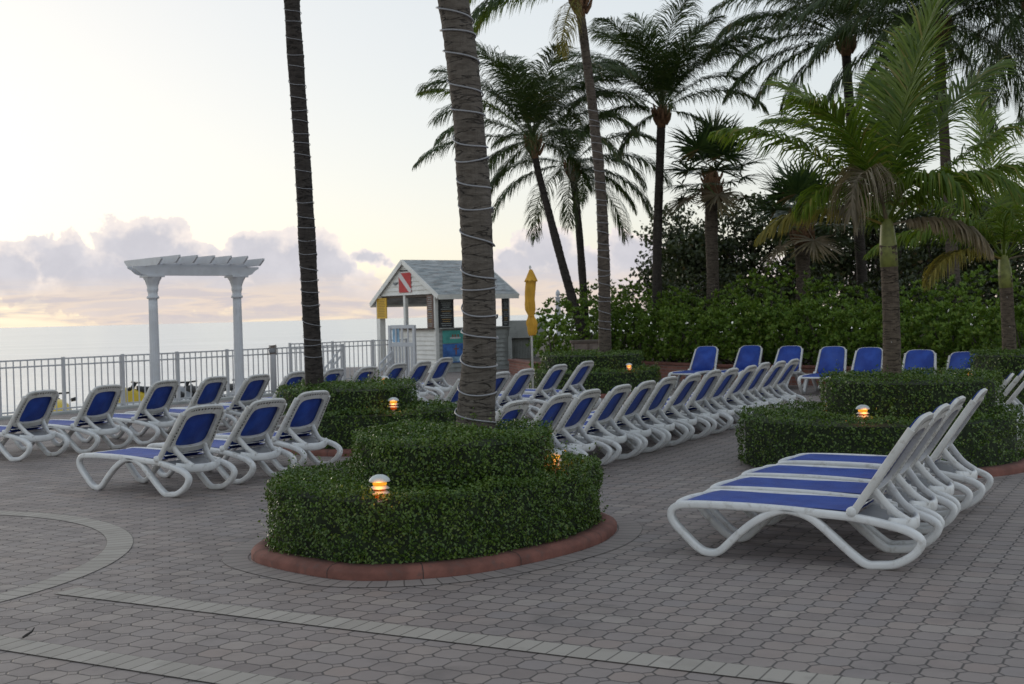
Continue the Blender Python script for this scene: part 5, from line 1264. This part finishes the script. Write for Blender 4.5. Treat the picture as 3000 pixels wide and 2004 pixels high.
root = empty('wooden_planter', tuple(onz(1715, 1062, 0.0) * np.array([1, 1, 0]))); root.location = (*aty(1722, 1010, 31.5)[:2], 0)
bx_ = MB().box((0, 0, .55), (.82, .5, 1.05)).build('box_body', MT['wood_box'], root, bevel=.01)
MB().box((0, 0, 1.10), (.90, .58, .07)).build('box_rim', MT['dark_wood'], root, bevel=.01)
fr = MB()
for x in (-.38, 0, .38): fr.box((x, -.262, .55), (.05, .024, 1.0))
fr.build('battens', MT['dark_wood'], root)
tag(root, 'weathered wooden planter box at the foot of the leaning palm', 'planter')

# ------------------------------------------------------------------ closed yellow umbrella
ub = aty(1560, 1080, 25.4); root = empty('beach_umbrella', (ub[0], ub[1], 0))
MB().lathe([(.024, 0), (.024, 2.86), (.015, 2.90), (.03, 2.93), (.012, 2.97)], 12).build('pole', MT['pole'], root, True)
MB().lathe([(.26, 0), (.26, .05), (.06, .09), (.04, .25)], 20).build('foot', MT['grey_wall'], root, True)
def cloth():
    zs = [(2.88, .03), (2.78, .065), (2.66, .10), (2.58, .125), (2.545, .135), (2.535, .105), (2.40, .105), (2.20, .10), (2.00, .095), (1.85, .102), (1.70, .10), (1.60, .075), (1.53, .058), (1.47, .075), (1.38, .105), (1.28, .115), (1.22, .10), (1.10, .10), (1.02, .085), (0.97, .06)]
    zs = [(2.88 - (2.88 - z) * .745, r_) for z, r_ in zs]
    n = 40; V = []; Fc = []
    for i, (z, r_) in enumerate(zs):
        for k_ in range(n):
            a = 2 * PI * k_ / n; am = .16 if z < 2.5 else .10
            w_ = r_ * (1 + am * math.sin(8 * a + z * 3.2) + .10 * math.sin(3 * a + z * 5)); V.append((w_ * math.cos(a) + .012 * math.sin(z * 5), w_ * math.sin(a), z + .012 * math.sin(8 * a)))
    for i in range(len(zs) - 1):
        for k_ in range(n):
            l = (k_ + 1) % n; Fc.append((i * n + l, i * n + k_, (i + 1) * n + k_, (i + 1) * n + l))
    return MB().add(V, Fc).build('canopy_cloth', MT['yellow_cloth'], root, True)
cloth()
MB().tube([(.066 * math.cos(a), .066 * math.sin(a), 1.873) for a in np.linspace(0, 2 * PI, 25)[:-1]], .010, 6, True, up=(0, 0, 1)).build('tie_band', MT['yellow_cloth'], root, True)
root.scale = (.95, .95, .955)
tag(root, 'closed golden yellow umbrella on a white pole behind the middle row', 'umbrella')

# ------------------------------------------------------------------ watercraft on the beach behind the fence
def ski(px, py, Y, rz, accent, label, zl):
    p = aty(px, py, Y); root = empty('personal_watercraft', (p[0], p[1], zl), rz); root.scale = (.86, .86, .86)
    xs = np.linspace(-1.45, 1.5, 16); n = 14; V = []; Fc = []
    for x in xs:
        f_ = (x + 1.45) / 2.95; wd = .56 * (1 - max(0, (f_ - .55) / .45) ** 2.2) + .02; top_ = .50 + .10 * f_; bot = .02 + .34 * max(0, (f_ - .6) / .4) ** 2
        for k_ in range(n):
            a = 2 * PI * k_ / n; c_, s_ = math.cos(a), math.sin(a); zc = (top_ + bot) / 2; V.append((x, wd * math.copysign(abs(c_) ** .6, c_), zc + (top_ - bot) / 2 * math.copysign(abs(s_) ** .8, s_)))
    for i in range(len(xs) - 1):
        for k_ in range(n):
            l = (k_ + 1) % n; Fc.append((i * n + k_, i * n + l, (i + 1) * n + l, (i + 1) * n + k_))
    Fc += [tuple(range(n))[::-1], tuple((len(xs) - 1) * n + k_ for k_ in range(n))]
    MB().add(V, Fc).build('hull', MT['ski_white'], root, True)
    V = []; xs2 = np.linspace(-.2, 1.40, 10); Fc = []
    for x in xs2:
        f_ = (x + .2) / 1.6; wd = (.30 + .10 * math.sin(PI * f_)) * (1 - f_ ** 4 * .85); h_ = .50 + .46 * math.sin(PI * min(1, (f_ * .75 + .18)))
        for k_ in range(9):
            a = PI * k_ / 8; V.append((x, wd * math.cos(a), .46 + (h_ - .46) * math.sin(a)))
    for i in range(9):
        for k_ in range(8): Fc.append((i * 9 + k_, (i + 1) * 9 + k_, (i + 1) * 9 + k_ + 1, i * 9 + k_ + 1))
    MB().add(V, Fc).build('front_cowl', MT[accent], root, True)
    MB().tube(catmull([(-1.3, 0, .60), (-.8, 0, .78), (-.3, 0, .82), (.1, 0, .86)], 5), .16, 12, sx=1.05, sy=.8, up=(0, 1, 0)).build('saddle', MT['black'], root, True)
    hb = MB().tube([(.12, y, 1.08 + .03 * abs(y)) for y in np.linspace(-.38, .38, 9)], .028, 8, up=(0, 0, 1)); hb.tube([(.3, 0, .82), (.12, 0, 1.08)], [.07, .05], 8); hb.build('handlebar', MT['black'], root, True)
    for sg in (-1, 1): MB().tube([(.45, sg * .36, .90), (.45, sg * .50, .93)], [.05, .06], 8, up=(0, 0, 1)).build('mirror', MT['black'], root, True)
    bz = (-1.0 - max(0, (Y - 10)) / 65 * 2.2 - zl) / .86
    for x_ in (-.8, .6): MB().box((x_, 0, bz / 2 + .03), (.14, .7, -bz + .06)).build('cradle', MT['wood_box'], root)
    return tag(root, label, 'watercraft', 'watercraft parked beyond the fence')
ski(160, 1180, 29.5, math.radians(-60), 'ski_yellow', 'yellow and white watercraft beyond the fence behind the two leftmost loungers', -0.72)
ski(410, 1160, 31.5, math.radians(215), 'ski_yellow', 'yellow watercraft with black handlebar beyond the fence left of the pergola', -0.60)
ski(560, 1150, 33.5, math.radians(150), 'ski_grey', 'grey and white watercraft beyond the fence between the pergola columns', -0.72)
ski(700, 1150, 36.0, math.radians(-35), 'ski_grey', 'white watercraft mostly hidden behind the right pergola column', -0.80)
# a twig lying by the pale band at lower left
tw = onz(66, 1868, 0.012); o = MB().tube([(0, 0, 0), (.02, .015, .012), (.05, .01, .03), (.06, .03, .05)], [.006, .008, .006, .003], 6, up=(0, 1, .2)).build('twig', MT['slot_dark'], None, True); o.location = tuple(tw)
tag(o, 'small dark curled twig lying by the pale band at lower left', 'twig')
